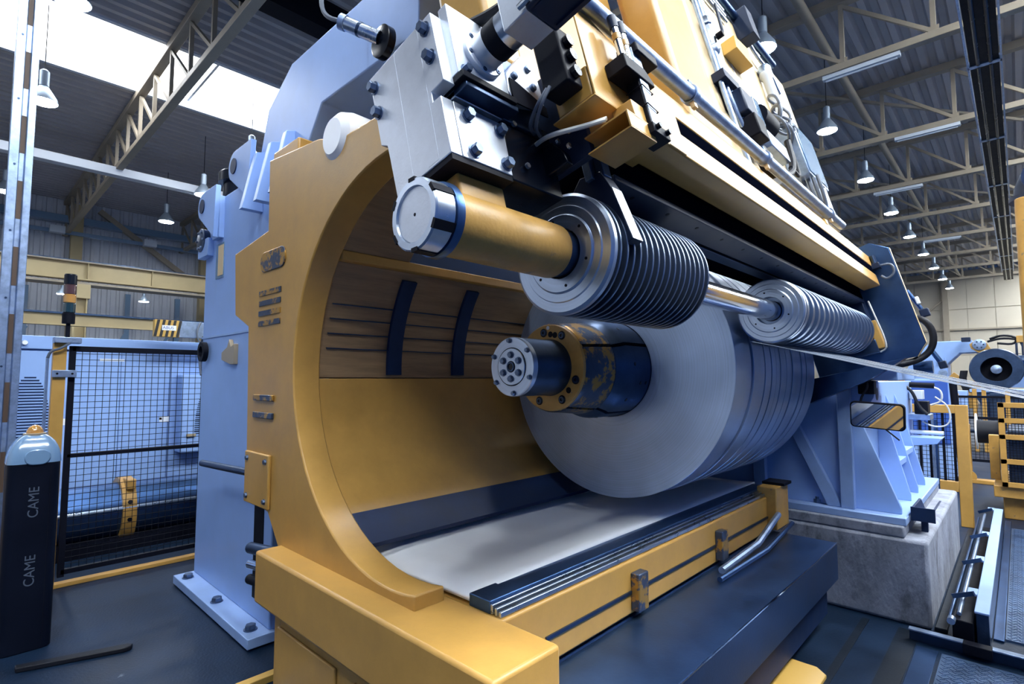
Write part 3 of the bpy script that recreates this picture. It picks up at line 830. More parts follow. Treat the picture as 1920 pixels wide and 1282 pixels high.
for v in (1.36, 2.2):
    c = MB().box(.10, .175, 2.96, 3.20, v, v + .06).build('pipe_bracket', 'servo_blue', arm, .004)
    MB().box(.10, .13, 3.02, 3.14, v - .16, v).build('bracket_foot', 'black', c, .004)
for k in range(3):
    MB().cyl((.12, 3.0, 2.36 - k * .05), (.12, 3.75, 2.36 - k * .05), .012, 8).build('top_pipe', 'steel', arm)
MB().cyl((.13, 2.9, 2.46), (.13, 4.9, 2.46), .03, 12).build('edge_pipe', 'blue_steel', arm)
MB().box(.08, .22, 4.02, 4.16, 2.25, 2.5).build('edge_clamp', 'servo_blue', arm, .006)
MB().tube([(.14, 4.1, 2.3), (.14, 4.3, 2.2), (.15, 4.5, 2.2), (.15, 4.6, 2.0)], .014, 8, 2).build('loose_hose', 'steel', arm)
cylb = MB().lathe((.15, 4.30, 1.60), (0, 0, 1), [(0, .02), (.02, .036), (.4, .036), (.42, .048), (.46, .048), (.48, .03)], 20).build('air_cylinder', 'tube_white', arm)
MB().lathe((.15, 4.30, 2.04), (0, 0, 1), [(0, .045), (.05, .052), (.08, .04)], 16).build('cylinder_head', 'galvanised', cylb)
# pneumatic group
vg = MB().box(0.100, 0.200, 3.100, 3.300, 1.180, 1.340).build('valve_body', 'servo_blue', arm, .01)
MB().box(0.120, 0.200, 3.300, 3.400, 1.180, 1.360).build('valve_flange', 'plastic_grey', vg, .004)
MB().lathe((.16, 3.400, 1.28), Y1, [(0, .075), (.24, .075), (.26, .06)], 16).build('solenoid', 'black', vg)
MB().box(0.130, 0.190, 3.540, 3.660, 1.350, 1.420).build('plug', 'galvanised', vg, .006)
MB().box(0.120, 0.220, 3.120, 3.280, 1.020, 1.160).build('manifold', 'black', vg, .008)
MB().box(0.110, 0.210, 3.340, 3.700, 1.020, 1.130).build('actuator', 'galvanised', vg, .006)
MB().cyl((.16, 3.160, 1.06), (.16, 3.340, 1.07), .026, 12).build('actuator_rod', 'chrome', vg)
for k in range(5):
    a0 = random.uniform(0, 6); rr = random.uniform(.08, .16)
    cy, cv = 3.98 + random.uniform(-.08, .12), 1.46 + random.uniform(-.12, .10)
    pts = [(.2 + .04 * math.sin(i * .9 + k), cy + rr * math.cos(a0 + i * .5), cv + rr * .9 * math.sin(a0 + i * .5)) for i in range(14)]
    MB().tube(pts, .010, 8, 1).build('coiled_cable', 'cable_grey', vg)
MB().tube([(.2, 3.880, 1.25), (.2, 3.780, 1.0), (.2, 3.480, .85), (.22, 3.180, .80), (.22, 2.930, .78)], .022, 10, 2).build('thick_cable', 'rubber', vg)
MB().tube([(.2, 3.900, 1.2), (.2, 3.880, .95), (.2, 3.680, .98)], .014, 10, 2).build('thick_cable', 'rubber', vg)
MB().ring((.24, 2.880, .72), (1, 0, 0), -.02, .02, .05, .09, 24).build('hose_loop', 'rubber', vg)
cab = MB().box(.10, .23, 4.10, 4.62, 1.06, 1.50).build('terminal_box', 'galvanised', arm, .006)
MB().box(.231, .237, 4.12, 4.60, 1.08, 1.48).build('box_lid', 'plastic_grey', cab, .003)
MB().cyl((.2, 4.36, .80), (.2, 4.36, 1.0), .05, 16).build('cable_gland', 'tube_white', cab)
MB().cyl((.2, 4.36, .74), (.2, 4.36, .80), .054, 16).build('gland_band', 'black', cab)
for k in range(4):
    MB().tube([(.16 + k * .03, 4.2, 1.06), (.16 + k * .03, 4.2, .95), (.17 + k * .02, 4.25, .8), (.18, 4.35, .68)], .012, 8, 2).build('gland_cable', 'cable_grey', cab)
MB().cyl((.22, 3.1, .70), (.22, 4.4, .69), .032, 16).build('return_pipe', 'galvanised', arm)
MB().box(.10, .24, 3.95, 4.02, .60, .72).build('pipe_block', 'hazard_yellow', arm, .003)
# far end plate
fpl = MB().prism([(-.35, .62), (.20, .655), (.305, .665), (.415, .575), (.415, -.205), (.335, -.29), (.19, -.28), (-.35, -.28)], 'y', 5.02, 5.07).build('far_end_plate', 'blue_steel', arm, .004)
MB().prism([(.416, .575), (.416, -.205), (.4185, -.205), (.4185, .575)], 'y', 5.02, 5.07).build('bright_edge', 'cream_paint', fpl)
MB().prism([(.336, -.291), (.416, -.206), (.418, -.208), (.338, -.293)], 'y', 5.02, 5.07).build('bright_edge', 'cream_paint', fpl)
MB().box(.13, .18, 4.88, 5.0, -.175, .045).build('roller_holder', 'yellow_paint', arm, .004)
MB().box(.06, .145, 4.86, 5.0, .03, .25).build('holder_arm', 'servo_blue', arm, .004)
MB().box(-.08, .14, 4.87, 5.0, -.2, -.10).build('holder_block', 'dark_steel', arm, .004)
MB().tube([(.18, 4.9, .20), (.19, 4.88, .06), (.20, 4.88, -.10), (.19, 4.88, -.19), (.14, 4.9, -.20)], .006, 8, 2).build('holder_cable', 'cable_white', arm)
sn = MB().box(.25, .33, 4.92, 5.0, .43, .475).build('end_sensor', 'servo_blue', arm, .004)
MB().cyl((.30, 4.95, .475), (.30, 4.95, .54), .02, 12).build('sensor_tip', 'dark_steel', sn)
MB().tube([(.33, 4.96, .45), (.40, 4.97, .44), (.40, 4.97, .36), (.34, 4.97, .33), (.31, 4.97, .37)], .009, 8, 2).build('sensor_cable', 'cable_grey', sn)
# hoses and cylinder behind the end plate
MB().tube([(.39, 5.12, .0), (.437, 5.1, -.017), (.471, 5.1, -.093), (.464, 5.1, -.189), (.415, 5.1, -.271), (.334, 5.08, -.314), (.248, 5.0, -.325), (.18, 4.98, -.315)], .024, 14, 2).build('black_hose', 'rubber', arm)
MB().cyl((.41, 5.16, .23), (.455, 5.16, .06), .014, 14).build('cylinder_rod', 'blue_steel', arm)
MB().box(.435, .495, 5.13, 5.19, -.005, .055).build('cylinder_fork', 'servo_blue', arm, .006)
MB().box(.44, .465, 5.12, 5.16, .10, .16).build('valve_knob', 'sign_white', arm, .006)
MB().cyl((.27, 5.2, -.36), (.385, 5.2, -.385), .05, 18).build('damper', 'blue_steel', arm)
MB().cyl((.41, 5.16, -.24), (.445, 5.16, -.37), .018, 12).build('damper_rod', 'blue_steel', arm)
MB().box(.425, .475, 5.13, 5.19, -.415, -.36).build('damper_fork', 'servo_blue', arm, .006)
MB().prism([(-.40, -.29), (.30, -.30), (.02, -.40), (-.40, -.47)], 'y', 4.70, 4.82).build('deflector', 'blue_steel', arm, .003)

# ================================================================== STEEL STRIPS LEAVING THE COIL
n_st = 12
for k in range(n_st):
    y0 = 3.06 + k * .118
    dz = random.uniform(-.006, .006)
    pts = [(-1.085, 1.958), (-.95, 1.926), (-.5, 1.806 + dz * .5), (0, 1.676 + dz), (.6, 1.52 + dz), (1.6, 1.27)]
    m = MB(); vs = []
    for x, z in pts:
        vs += [(x, y0, z), (x, y0 + .085, z), (x, y0 + .085, z - .0025), (x, y0, z - .0025)]
    fs = [(0, 1, 2, 3), tuple(range(len(vs) - 1, len(vs) - 5, -1))]
    for i in range(len(pts) - 1):
        for j in range(4):
            j2 = (j + 1) % 4
            fs.append((i * 4 + j, i * 4 + j2, i * 4 + 4 + j2, i * 4 + 4 + j))
    m.add(vs, fs)
    tag(m.build('steel_strip', 'steel', None, loc=(-.95, y0, 1.926)), 'thin bright steel strip running off to the right, %s counted from the coil front' % ORD[k].replace('nearest', 'first'), 'steel strip', 'parallel strips running off to the right')

# ================================================================== COIL CAR
car = thing('coil_car', 'yellow coil lifting car with round cut-out frame and white padded cradle', 'coil car', (-2.1, 1.35, 0))
CCX, CCZ, CR = -1.9, 1.82, .92
def arc(cx, cz, r, a0, a1, n):
    return [(cx + r * math.cos(math.radians(a0 + (a1 - a0) * i / n)), cz + r * math.sin(math.radians(a0 + (a1 - a0) * i / n))) for i in range(n + 1)]
outer = [(-1.72, 2.93), (-2.36, 2.93), (-2.60, 3.00), (-3.22, 3.06), (-3.21, 2.63), (-3.74, 2.57), (-3.70, 2.16), (-3.47, 2.07), (-3.42, 1.04), (-3.1, 1.0), (-2.95, .84), (-1.72, .84)]
MB().prism(outer + arc(CCX, CCZ, CR, 281, 79, 40), 'y', 1.27, 1.42).build('front_frame', 'yellow_paint', car, .008)
# plates and cover on the frame
MB().box(-3.40, -3.06, 1.25, 1.27, 1.02, 1.32).build('cover_plate', 'yellow_paint', car, .006)
for z in (1.06, 1.28):
    for x in (-3.36, -3.10):
        bolt((x, 1.25, z), (0, -1, 0), .014, .012, 'hex_bolt', car)
MB().prism([(q[0] - 3.12, q[1] + 2.44) for q in rrect(.34, .12, .055)], 'y', 1.262, 1.272).build('oval_cover', 'yellow_steel', car, .003)
for z in (2.06, 2.12, 2.18, 2.24):
    MB().box(-3.30, -3.0, 1.264, 1.272, z, z + .03).build('name_plate_line', 'yellow_steel', car)
for z in (1.52, 1.62):
    MB().box(-3.32, -3.05, 1.255, 1.27, z, z + .035).build('hinge_bar', 'yellow_steel', car, .004)
MB().box(-3.24, -2.9, 1.30, 1.62, 2.9, 3.12).build('top_bracket', 'yellow_paint', car, .01)
# barrel lining behind the frame
def shell(cx, cz, r0, r1, a0, a1, y0, y1, n=24):
    pts = arc(cx, cz, r0, a0, a1, n) + arc(cx, cz, r1, a1, a0, n)
    return MB().prism(pts, 'y', y0, y1)
shell(CCX, CCZ, CR + .02, CR + .07, 82, 143, 1.42, 1.86).build('upper_lining', 'shaded_brown', car, .004)
shell(CCX, CCZ, CR + .02, CR + .08, 143, 184, 1.42, 4.35).build('cradle_wall', 'shaded_brown', car, .004)
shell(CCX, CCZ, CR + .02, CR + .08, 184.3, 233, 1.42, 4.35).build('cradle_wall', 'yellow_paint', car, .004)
MB().box(-2.80, -2.60, 1.42, 4.35, 2.385, 2.44).build('wall_lip', 'yellow_paint', car, .006)
for yy in (1.86, 2.38):
    shell(CCX, CCZ, CR - .002, CR + .02, 146, 183, yy, yy + .10, 12).build('wall_strap', 'navy_paint', car)
for k in range(4):
    a = 158 + k * 5.2
    shell(CCX, CCZ, CR + .012, CR + .0205, a, a + .35, 1.46, 4.3, 2).build('wall_groove', 'dark_steel', car)
shell(CCX, CCZ, CR + .005, CR + .03, 233.5, 247, 1.42, 4.45, 8).build('dark_liner', 'navy_paint', car)
# white padded belt in the cradle
bx0, bx1 = -2.50, -1.60
nb, ny = 14, 20
vs = []
for j in range(ny + 1):
    yy = 1.46 + (4.55 - 1.46) * j / ny
    droop = .02 * max(0, (1.75 - yy) / .29) ** 2
    for i in range(nb + 1):
        x = bx0 + (bx1 - bx0) * i / nb
        z = .905 + .16 * max(0, -2.1 - x) ** 2 * 2.0 + .03 * max(0, x + 1.85) - droop + .003 * math.sin(yy * 5 + i * .6)
        vs.append((x, yy, z))
fs = []
for j in range(ny):
    for i in range(nb):
        a = j * (nb + 1) + i
        fs.append((a, a + 1, a + nb + 2, a + nb + 1))
b_ = MB().add(vs, fs).build('padded_belt', 'belt_white', car)
sd = b_.modifiers.new('thickness', 'SOLIDIFY'); sd.thickness = .02; sd.offset = -1
# rails and side of the cradle
MB().box(-1.62, -1.50, 1.46, 4.50, .855, .905).build('edge_rail', 'blue_steel', car, .004)
for k in range(3):
    MB().box(-1.498 + k * .022, -1.486 + k * .022, 1.46, 4.50, .86, .895 - k * .008).build('slide_rail', 'steel', car, .002)
MB().box(-2.95, -1.43, 1.42, 4.48, .60, .855).build('cradle_beam', 'yellow_paint', car, .01)
MB().box(-1.432, -1.422, 1.7, 4.3, .70, .715).build('side_line', 'dark_steel', car)
for yy in (2.35, 3.35):
    MB().box(-1.43, -1.38, yy, yy + .09, .62, .80).build('side_bracket', 'yellow_steel', car, .006)
MB().box(-1.50, -1.36, 4.30, 4.58, .62, .93).build('end_stop', 'yellow_worn', car, .008)
MB().box(-1.50, -1.34, 4.42, 4.60, .93, .95).build('end_cap', 'black', car)
MB().tube([(-1.35, 3.25, .60), (-1.33, 3.8, .64), (-1.35, 4.3, .74)], .022, 10).build('lift_rod', 'galvanised', car)
MB().tube([(-1.30, 3.1, .60), (-1.27, 3.8, .615), (-1.30, 4.45, .66)], .016, 10).build('lift_rod', 'blue_steel', car)
# front bumper and lower body
MB().box(-2.92, -1.16, 1.14, 1.46, .60, .86).build('front_bumper', 'yellow_paint', car, .014)
MB().box(-2.85, -1.25, 1.22, 1.42, .12, .60).build('front_apron', 'yellow_worn', car, .01)
MB().box(-2.78, -2.2, 1.205, 1.222, .20, .50).build('apron_panel', 'yellow_paint', car, .006)
MB().box(-2.05, -1.38, 1.205, 1.222, .20, .50).build('apron_panel', 'yellow_paint', car, .006)
MB().box(-2.9, -1.06, 1.42, 4.35, .10, .58).build('under_frame', 'navy_paint', car)
# side platform and skirt
MB().box(-1.43, -1.00, 1.42, 4.42, .560, .582).build('side_platform', 'blue_steel', car, .003)
MB().box(-1.012, -1.0, 1.42, 4.42, .33, .565).build('skirt', 'blue_steel', car, .002)
MB().box(-1.003, -.997, 1.42, 4.42, .577, .584).build('skirt_edge', 'chrome', car)
MB().box(-1.42, -1.005, 4.40, 4.42, .33, .56).build('end_skirt', 'blue_steel', car)
# wheels
for x in (-2.6, -1.35):
    for yy in (1.65, 4.0):
        MB().lathe((x - .04, yy, .10), (1, 0, 0), [(0, .05), (0, .10), (.08, .10), (.08, .05)], 20).build('wheel', 'black', car)
# rods at the left side
for z, m_, r in ((.74, 'dark_steel', .035), (.64, 'chrome', .028), (.55, 'black', .03)):
    MB().cyl((-3.55, 1.36, z - .05), (-2.9, 1.36, z + .03), r, 14).build('push_rod', m_, car)
MB().cyl((-4.6, 1.38, 1.10), (-3.4, 1.38, 1.15), .025, 12).build('push_rod', 'dark_steel', car)
# white drum on top of the frame
dr = MB().lathe((-2.42, 1.25, 2.95), Y1, [(0, .02), (.0, .09), (.03, .125), (.08, .14), (.22, .14), (.22, .115), (1.1, .115)], 40).build('white_drum', 'belt_white', car)
# floor rails for the car
for k, (x, m_) in enumerate(((-3.05, 'galvanised'), (-3.25, 'hazard_yellow'))):
    tag(MB().box(x - .03, x + .03, .4, 4.6, 0, .04).build('floor_rail', m_, None, .004, loc=(x, .4, 0)), ('bare steel floor rail at the foot of the coil car', 'yellow floor rail left of the coil car foot')[k], 'rail')
tag(MB().prism([(-1.25, 0), (-.90, 0), (-.90, .02), (-.95, .05), (-1.20, .05), (-1.25, .02)], 'y', 3.0, 3.62).build('floor_bumper', 'hazard_yellow', None, .004, loc=(-1.07, 3.3, 0)), 'yellow bumper on the floor before the dark skirt', 'bumper')

# ================================================================== WHITE GANTRY
gn = thing('gantry', 'tall pale blue welded C-frame gantry standing behind the yellow car', 'machine frame', (-4.4, 1.7, 0))
body = [(-5.28, .08), (-3.70, .08), (-3.70, .9), (-3.62, 2.9), (-3.36, 3.24), (-3.14, 3.50), (-2.12, 3.50), (-2.12, 3.95), (-3.60, 3.95), (-3.98, 3.75), (-4.16, 3.30), (-5.28, 3.30)]
MB().prism(body, 'y', 1.55, 1.92).build('c_frame', 'white_paint', gn, .008)
MB().box(-5.30, -3.66, 1.40, 1.98, .015, .08).build('base_plate', 'white_worn', gn, .004)
MB().box(-5.18, -4.98, 1.42, 1.96, 0, .015).build('shim_plate', 'white_worn', gn)
MB().box(-4.15, -3.72, 1.42, 1.96, 0, .015).build('shim_plate', 'white_worn', gn)
for x in (-5.15, -4.45, -3.80):
    bolt((x, 1.47, .08), (0, 0, 1), .035, .035, 'anchor_bolt', gn)
MB().box(-3.99, -3.83, 1.545, 1.552, .22, .95).build('slot_opening', 'black', gn)
MB().box(-5.284, -3.66, 1.543, 1.551, 2.10, 2.115).build('plate_joint', 'white_worn', gn)
for x in (-4.08, -3.82, -3.57):
    MB().prism([(1.55, 2.98), (1.40, 2.98), (1.49, 3.42), (1.55, 3.44)], 'x', x, x + .06).build('stiffener_rib', 'white_paint', gn, .004)
def lugplate(x, z, s, y0, y1, flip=1):
    pts = [(x + flip * .30 * s, z - .32 * s), (x + flip * .34 * s, z + .12 * s)]
    a = [(x + .12 * s * math.cos(t), z + .12 * s * math.sin(t)) for t in [PI / 2 + (PI * .75) * i / 10 * flip for i in range(11)]]
    return MB().prism(pts + a, 'y', y0, y1)
for x, z, s in ((-5.16, 3.26, 1.0), (-4.42, 3.42, 1.0)):
    l_ = lugplate(x, z, s, 1.47, 1.51).build('lifting_lug', 'white_paint', gn, .004)
    MB().cyl((x, 1.462, z), (x, 1.475, z), .062, 24).build('lug_hole', 'navy_paint', l_)
MB().box(-5.0, -4.84, 1.51, 1.56, 2.94, 3.30).build('lug_foot', 'white_paint', gn, .003)
cp = MB().lathe((-4.95, 1.72, 3.30), (0, 0, 1), [(0, .15), (.16, .15), (.16, .19), (.24, .19), (.26, .17)], 32).build('cylinder_cap', 'black_gloss', gn)
fl = MB().lathe((-5.26, 1.545, 2.98), (0, -1, 0), [(0, .10), (.02, .105), (.05, .105), (.055, .095)], 32).build('bearing_cover', 'dark_steel', gn)
for k in range(6):
    a = k * PI / 3
    MB().lathe((-5.26 + .078 * math.cos(a), 1.49, 2.98 + .078 * math.sin(a)), (0, -1, 0), [(0, .011), (.012, .011)], 6).build('cover_bolt', 'steel', fl)
MB().box(-5.34, -5.08, 1.50, 1.56, 2.82, 2.98).build('bearing_block', 'white_paint', gn, .006)
w_ = MB().box(-4.99, -4.80, 1.543, 1.552, 2.60, 2.90).build('window_recess', 'plastic_grey', gn)
MB().box(-4.93, -4.81, 1.540, 1.545, 2.62, 2.88).build('window_pane', 'cream_paint', w_)
rg = MB().ring((-5.13, 1.53, 1.98), (0, -1, 0), 0, .04, .05, .085, 24).build('cable_ring', 'black', gn)
MB().prism([(-4.70, 1.90), (-4.50, 1.86), (-4.42, 1.86), (-4.42, 2.02), (-4.50, 2.0), (-4.54, 2.06), (-4.58, 2.0), (-4.70, 1.96)], 'y', 1.52, 1.55).build('latch', 'latch_tan', gn, .003)
MB().tube([(-5.3, 1.56, 2.12), (-5.36, 1.56, 2.05), (-5.38, 1.56, 1.9), (-5.32, 1.56, 1.78)], .012, 8, 2).build('loose_cable', 'cable_grey', gn)
# proximity sensor on the gantry arm
ps = thing('proximity_sensor', 'silver barrel sensor in a black round bracket on the white gantry arm', 'sensor', (-2.2, 1.5, 3.5))
MB().lathe((-2.33, 1.50, 3.50), (0, -1, 0), [(0, .085), (.04, .085), (.045, .075)], 32).build('bracket', 'black_gloss', ps)
MB().cyl((-2.34, 1.46, 3.52), (-2.47, 1.34, 3.60), .036, 20).build('barrel', 'steel', ps)
MB().cyl((-2.41, 1.395, 3.563), (-2.42, 1.386, 3.57), .038, 20).build('barrel_ring', 'dark_steel', ps)
MB().cyl((-2.47, 1.34, 3.60), (-2.49, 1.32, 3.612), .041, 20).build('barrel_head', 'galvanised', ps)
MB().tube([(-2.48, 1.33, 3.61), (-2.58, 1.28, 3.66), (-2.64, 1.28, 3.78), (-2.62, 1.3, 3.9)], .012, 8, 2).build('sensor_cable', 'cable_grey', ps)
# added dark block filling the shaded gap seen through the car's ring
bk = thing('dark_backdrop', 'dark blue backdrop added for the shade behind the yellow cradle wall', 'machine frame', (-3.9, 3.5, 0))
MB().box(-4.6, -3.40, 2.02, 6.4, 0, 3.45).build('backdrop_block', 'shade_blue', bk, .01)
MB().box(-3.40, -3.34, 2.2, 6.3, 2.85, 2.95).build('backdrop_ledge', 'shade_blue', bk, .004)

# ================================================================== LEFT SIDE: FENCE, POST, TOWER, BOLLARD
fe = thing('mesh_fence', 'black wire mesh safety fence panel left of the white gantry', 'fence', (-5.95, 1.3, 0))
for y0, y1, z0, z1, n_ in ((.73, 1.95, 1.985, 2.03, 'top_rail'), (.73, 1.95, 1.075, 1.105, 'middle_rail'), (.73, 1.95, .10, .14, 'bottom_rail'), (.71, .755, .08, 2.03, 'frame_post'), (1.92, 1.96, .08, 2.03, 'frame_post')):
    MB().box(-5.97, -5.93, y0, y1, z0, z1).build(n_, 'black', fe, .002)
wm = MB(); yy = .80
while yy < 1.92:
    wm.cyl((-5.95, yy, .12), (-5.95, yy, 2.0), .0026, 5); yy += .0525
z = .18
while z < 1.98:
    wm.cyl((-5.947, .74, z), (-5.947, 1.94, z), .0026, 5); z += .0525
w_ = wm.build('wire_mesh', 'black', fe); w_['kind'] = 'stuff'
tag(MB().box(-5.99, -5.91, .55, 2.0, 0, .035).build('floor_marking_strip', 'yellow_paint', None, .004, loc=(-5.95, 1.2, 0)), 'low yellow strip on the floor under the mesh fence', 'strip')
yp = thing('fence_post', 'ochre fence post left of the black mesh panel', 'post', (-5.95, .66, 0))
MB().box(-5.99, -5.91, .60, .69, 0, 2.05).build('post', 'yellow_paint', yp, .004)
MB().box(-5.928, -5.88, .60, .76, 1.76, 1.82).build('clamp_plate', 'galvanised', yp, .003)
for yy in (.63, .73):
    MB().cyl((-5.885, yy, 1.79), (-5.878, yy, 1.79), .009, 10).build('clamp_bolt', 'black', yp)
MB().cyl((-5.90, .565, .4), (-5.90, .565, 1.92), .011, 8).build('conduit', 'galvanised', yp)
MB().tube([(-5.90, .565, 1.92), (-5.88, .58, 1.98), (-5.86, .64, 2.0), (-5.86, .70, 2.05)], .011, 8, 2).build('conduit_bend', 'cable_grey', yp)
tw = thing('signal_tower', 'black stacked signal light tower with amber lens on the fence post', 'signal light', (-5.93, .69, 2.05))
MB().box(-6.0, -5.86, .60, .78, 2.05, 2.10).build('foot', 'galvanised', tw, .004)
MB().cyl((-5.93, .69, 2.10), (-5.93, .69, 2.24), .016, 12).build('stem', 'black', tw)
z = 2.22
for n_, m_, h_ in (('base_module', 'black', .095), ('green_lens', 'green_lens', .085), ('amber_lens', 'amber', .075), ('red_lens', 'red_lens', .085), ('cap_module', 'black_gloss', .09)):
    MB().lathe((-5.93, .69, z), (0, 0, 1), [(0, .042), (.004, .045), (h_ - .008, .045), (h_ - .004, .041), (h_, .041)], 24).build(n_, m_, tw)
    z += h_
po = thing('steel_post', 'tall galvanised channel post at the left picture edge', 'post', (-5.6, .3, 0))
MB().prism([(-5.66, .235), (-5.54, .235), (-5.54, .29), (-5.56, .295), (-5.56, .325), (-5.54, .33), (-5.54, .375), (-5.66, .375)], 'z', 0, 8.0).build('profile', 'galvanised', po, .003)
for k in range(9):
    MB().box(-5.562, -5.558, .296, .324, .9 + k * .52, 1.2 + k * .52).build('slot_strip', 'brown_slot', po)
    MB().cyl((-5.541, .27, .8 + k * .52), (-5.536, .27, .8 + k * .52), .008, 8).build('rivet', 'dark_steel', po)
bo = thing('barrier_cabinet', 'dark barrier bollard with domed blue-grey lid and amber lamp', 'bollard', (-4.82, .42, 0))
MB().prism([(q[0] - 4.82, q[1] + .42) for q in rrect(.24, .265, .05)], 'z', 0, 1.195).build('body', 'bollard_dark', bo, .006)
MB().box(-4.699, -4.697, .50, .503, .03, 1.17).build('body_seam', 'black', bo)
prof = []
for i in range(9):
    t = i / 8
    prof.append((t, math.cos(t * PI / 2 * .93)))
vs = []; rr0 = rrect(.25, .275, .06, 8)
for t, s_ in prof:
    vs += [(q[0] * s_ - 4.82, q[1] * s_ + .42, 1.195 + .19 * math.sin(t * PI / 2)) for q in rr0]
n = len(rr0); fs = [tuple(range(n - 1, -1, -1)), tuple(range(8 * n, 9 * n))]
for i in range(8):
    for k in range(n):
        fs.append((i * n + k, i * n + (k + 1) % n, (i + 1) * n + (k + 1) % n, (i + 1) * n + k))
MB().add(vs, fs).build('lid', 'plastic_grey', bo)
MB().prism([(q[0] + .43, q[1] * 1 + 1.235) for q in rrect(.13, .10, .045)], 'x', -4.70, -4.688).build('lid_hatch', 'plastic_grey', bo, .008)
MB().lathe((-4.82, .42, 1.372), (0, 0, 1), [(0, .06), (.012, .06), (.014, .05)], 28).build('lamp_collar', 'latch_tan', bo)
MB().dome((-4.82, .42, 1.384), .046, .055).build('amber_lamp', 'amber', bo)
for z in (.945, .51):
    text_part('lettering', 'CAME', .075, 'letter_grey', bo, Matrix.Translation((-4.6985, .425, z)) @ Euler((math.radians(90), math.radians(-90), math.radians(90)), 'XYZ').to_matrix().to_4x4())
tag(MB().prism([(-4.47, .36), (-4.41, .36), (-4.24, .86), (-4.245, .90), (-4.275, .915), (-4.30, .89)], 'z', 0, .03).build('shadow_strip', 'rubber', None, .006, loc=(-4.36, .6, 0)), 'black bar with rounded tip standing in for a shadow on the left floor', 'strip')  # dark bar laid on the floor as a cast shadow
tag(MB().lathe((-5.15, .18, 0), (0, 0, 1), [(0, .05), (1.15, .05), (1.2, .03)], 20).build('guard_post', 'yellow_paint', None, loc=(-5.15, .18, 0)), 'short ochre guard post cut off by the left picture edge', 'post')

# enclosure behind the fence
en = thing('machine_enclosure', 'pale blue panelled machine enclosure behind the mesh fence', 'enclosure', (-9.2, 1.5, 0))
MB().box(-10.5, -8.55, -2.0, 6.0, 0, 2.2).build('core', 'enclosure_white', en)
for y0, y1 in ((-1.9, -.2), (-.19, .88), (.89, 1.545), (1.55, 2.10), (2.11, 3.2)):
    MB().box(-8.55, -8.5, y0, y1, .05, 2.08).build('wall_panel', 'enclosure_white', en, .006)
MB().box(-8.56, -8.48, -2, 6, 2.10, 2.26).build('top_fascia', 'enclosure_white', en, .008)
MB().box(-8.5, -8.2, 2.18, 2.75, .75, 1.80).build('door_box', 'enclosure_white', en, .02)
def vent(yc, zc, w, h, x, parent):
    src = None
    for k in range(24):
        t = k / 23
        ww = w * math.sqrt(max(.03, 1 - (t * .97) ** 2.2)) if k else w
        z = zc - h / 2 + h * t
        MB().box(x - .004, x + .002, yc - ww / 2, yc + ww / 2, z, z + h / 44).build('vent_slot', 'navy_paint', parent)
vent(.67, 1.35, .42, .80, -8.5, en)
vent(2.52, 1.30, .35, .62, -8.2, en)
for y0, z0, w, h in ((2.0, 1.16, .12, .07), (.98, 1.18, .07, .08), (1.32, 1.97, .26, .03)):
    MB().box(-8.5, -8.497, y0, y0 + w, z0, z0 + h).build('sticker', 'sign_white', en)
MB().box(-8.5, -8.497, 2.0, 2.03, 1.19, 1.22).build('warning_sticker', 'amber', en)
MB().box(-8.2, -8.17, 2.25, 2.36, .96, 1.0).build('badge', 'latch_tan', en)
for y0 in (.25, 2.3):
    MB().lathe((-8.48, y0 + .35, 2.17), (1, 0, 0), [(0, .03), (.05, .025)], 12).build('lamp_knob', 'sign_white', en)

# big steel roll behind the fence
ro = thing('steel_roll', 'thick dark steel roll with ochre clamp ring lying behind the fence', 'steel roll', (-7.0, 1.5, 0))
MB().lathe((-7.05, -.5, .36), Y1, [(0, .10), (0, .27), (.01, .28), (3.4, .28), (3.41, .27)], 48).build('barrel', 'blue_steel', ro)
MB().ring((-7.05, 1.30, .36), Y1, 0, .12, .28, .335, 40).build('clamp_ring', 'yellow_paint', ro)
MB().box(-6.95, -6.75, 1.33, 1.41, .60, .70).build('ring_lug', 'yellow_paint', ro, .01)
for a in (20, 55, -10):
    a = math.radians(a)
    d = Vector((math.cos(a), 0, math.sin(a)))
    MB().lathe(Vector((-7.05, 1.36, .36)) + d * .334, d, [(0, .022), (.012, .022)], 6).build('ring_bolt', 'black', ro)
MB().box(-7.4, -6.7, -.5, 3.0, 0, .12).build('bed', 'black', ro)
MB().cyl((-6.74, -.4, .42), (-6.74, 3.0, .42), .02, 10).build('guide_bar', 'steel', ro)

# jib crane arm with hazard stripes
jb = thing('jib_arm', 'grey jib crane arm end with black and yellow hazard stripes', 'crane arm', (-8, 2.2, 2.4))
MB().cyl((-8.01, 4.3, 0), (-8.01, 4.3, 3.0), .14, 20).build('mast', 'galvanised', jb)
MB().box(-8.05, -7.97, 2.06, 4.3, 2.29, 2.50).build('beam', 'galvanised', jb, .004)
MB().box(-8.06, -7.965, 1.78, 2.06, 2.285, 2.505).build('end_board', 'hazard_yellow', jb, .003)
for k in range(5):
    y0 = 1.79 + k * .062
    MB().prism([(y0 - .02, 2.287), (y0 + .012, 2.287), (y0 + .048, 2.503), (y0 + .016, 2.503)], 'x', -7.9655, -7.964).build('hazard_stripe', 'hazard_black', jb)
lb_ = MB().box(-7.9645, -7.962, 1.86, 2.02, 2.37, 2.435).build('label_plate', 'sign_white', jb)
text_part('lettering', 'ABUS', .052, 'sign_blue', lb_, Matrix.Translation((-7.9618, 1.93, 2.402)) @ Euler((math.radians(90), 0, math.radians(90)), 'XYZ').to_matrix().to_4x4())
MB().tube([(-7.95, 2.3, 2.5), (-7.93, 2.25, 2.38), (-7.93, 2.27, 2.24), (-7.94, 2.36, 2.2)], .012, 8, 2).build('cable', 'cable_grey', jb)

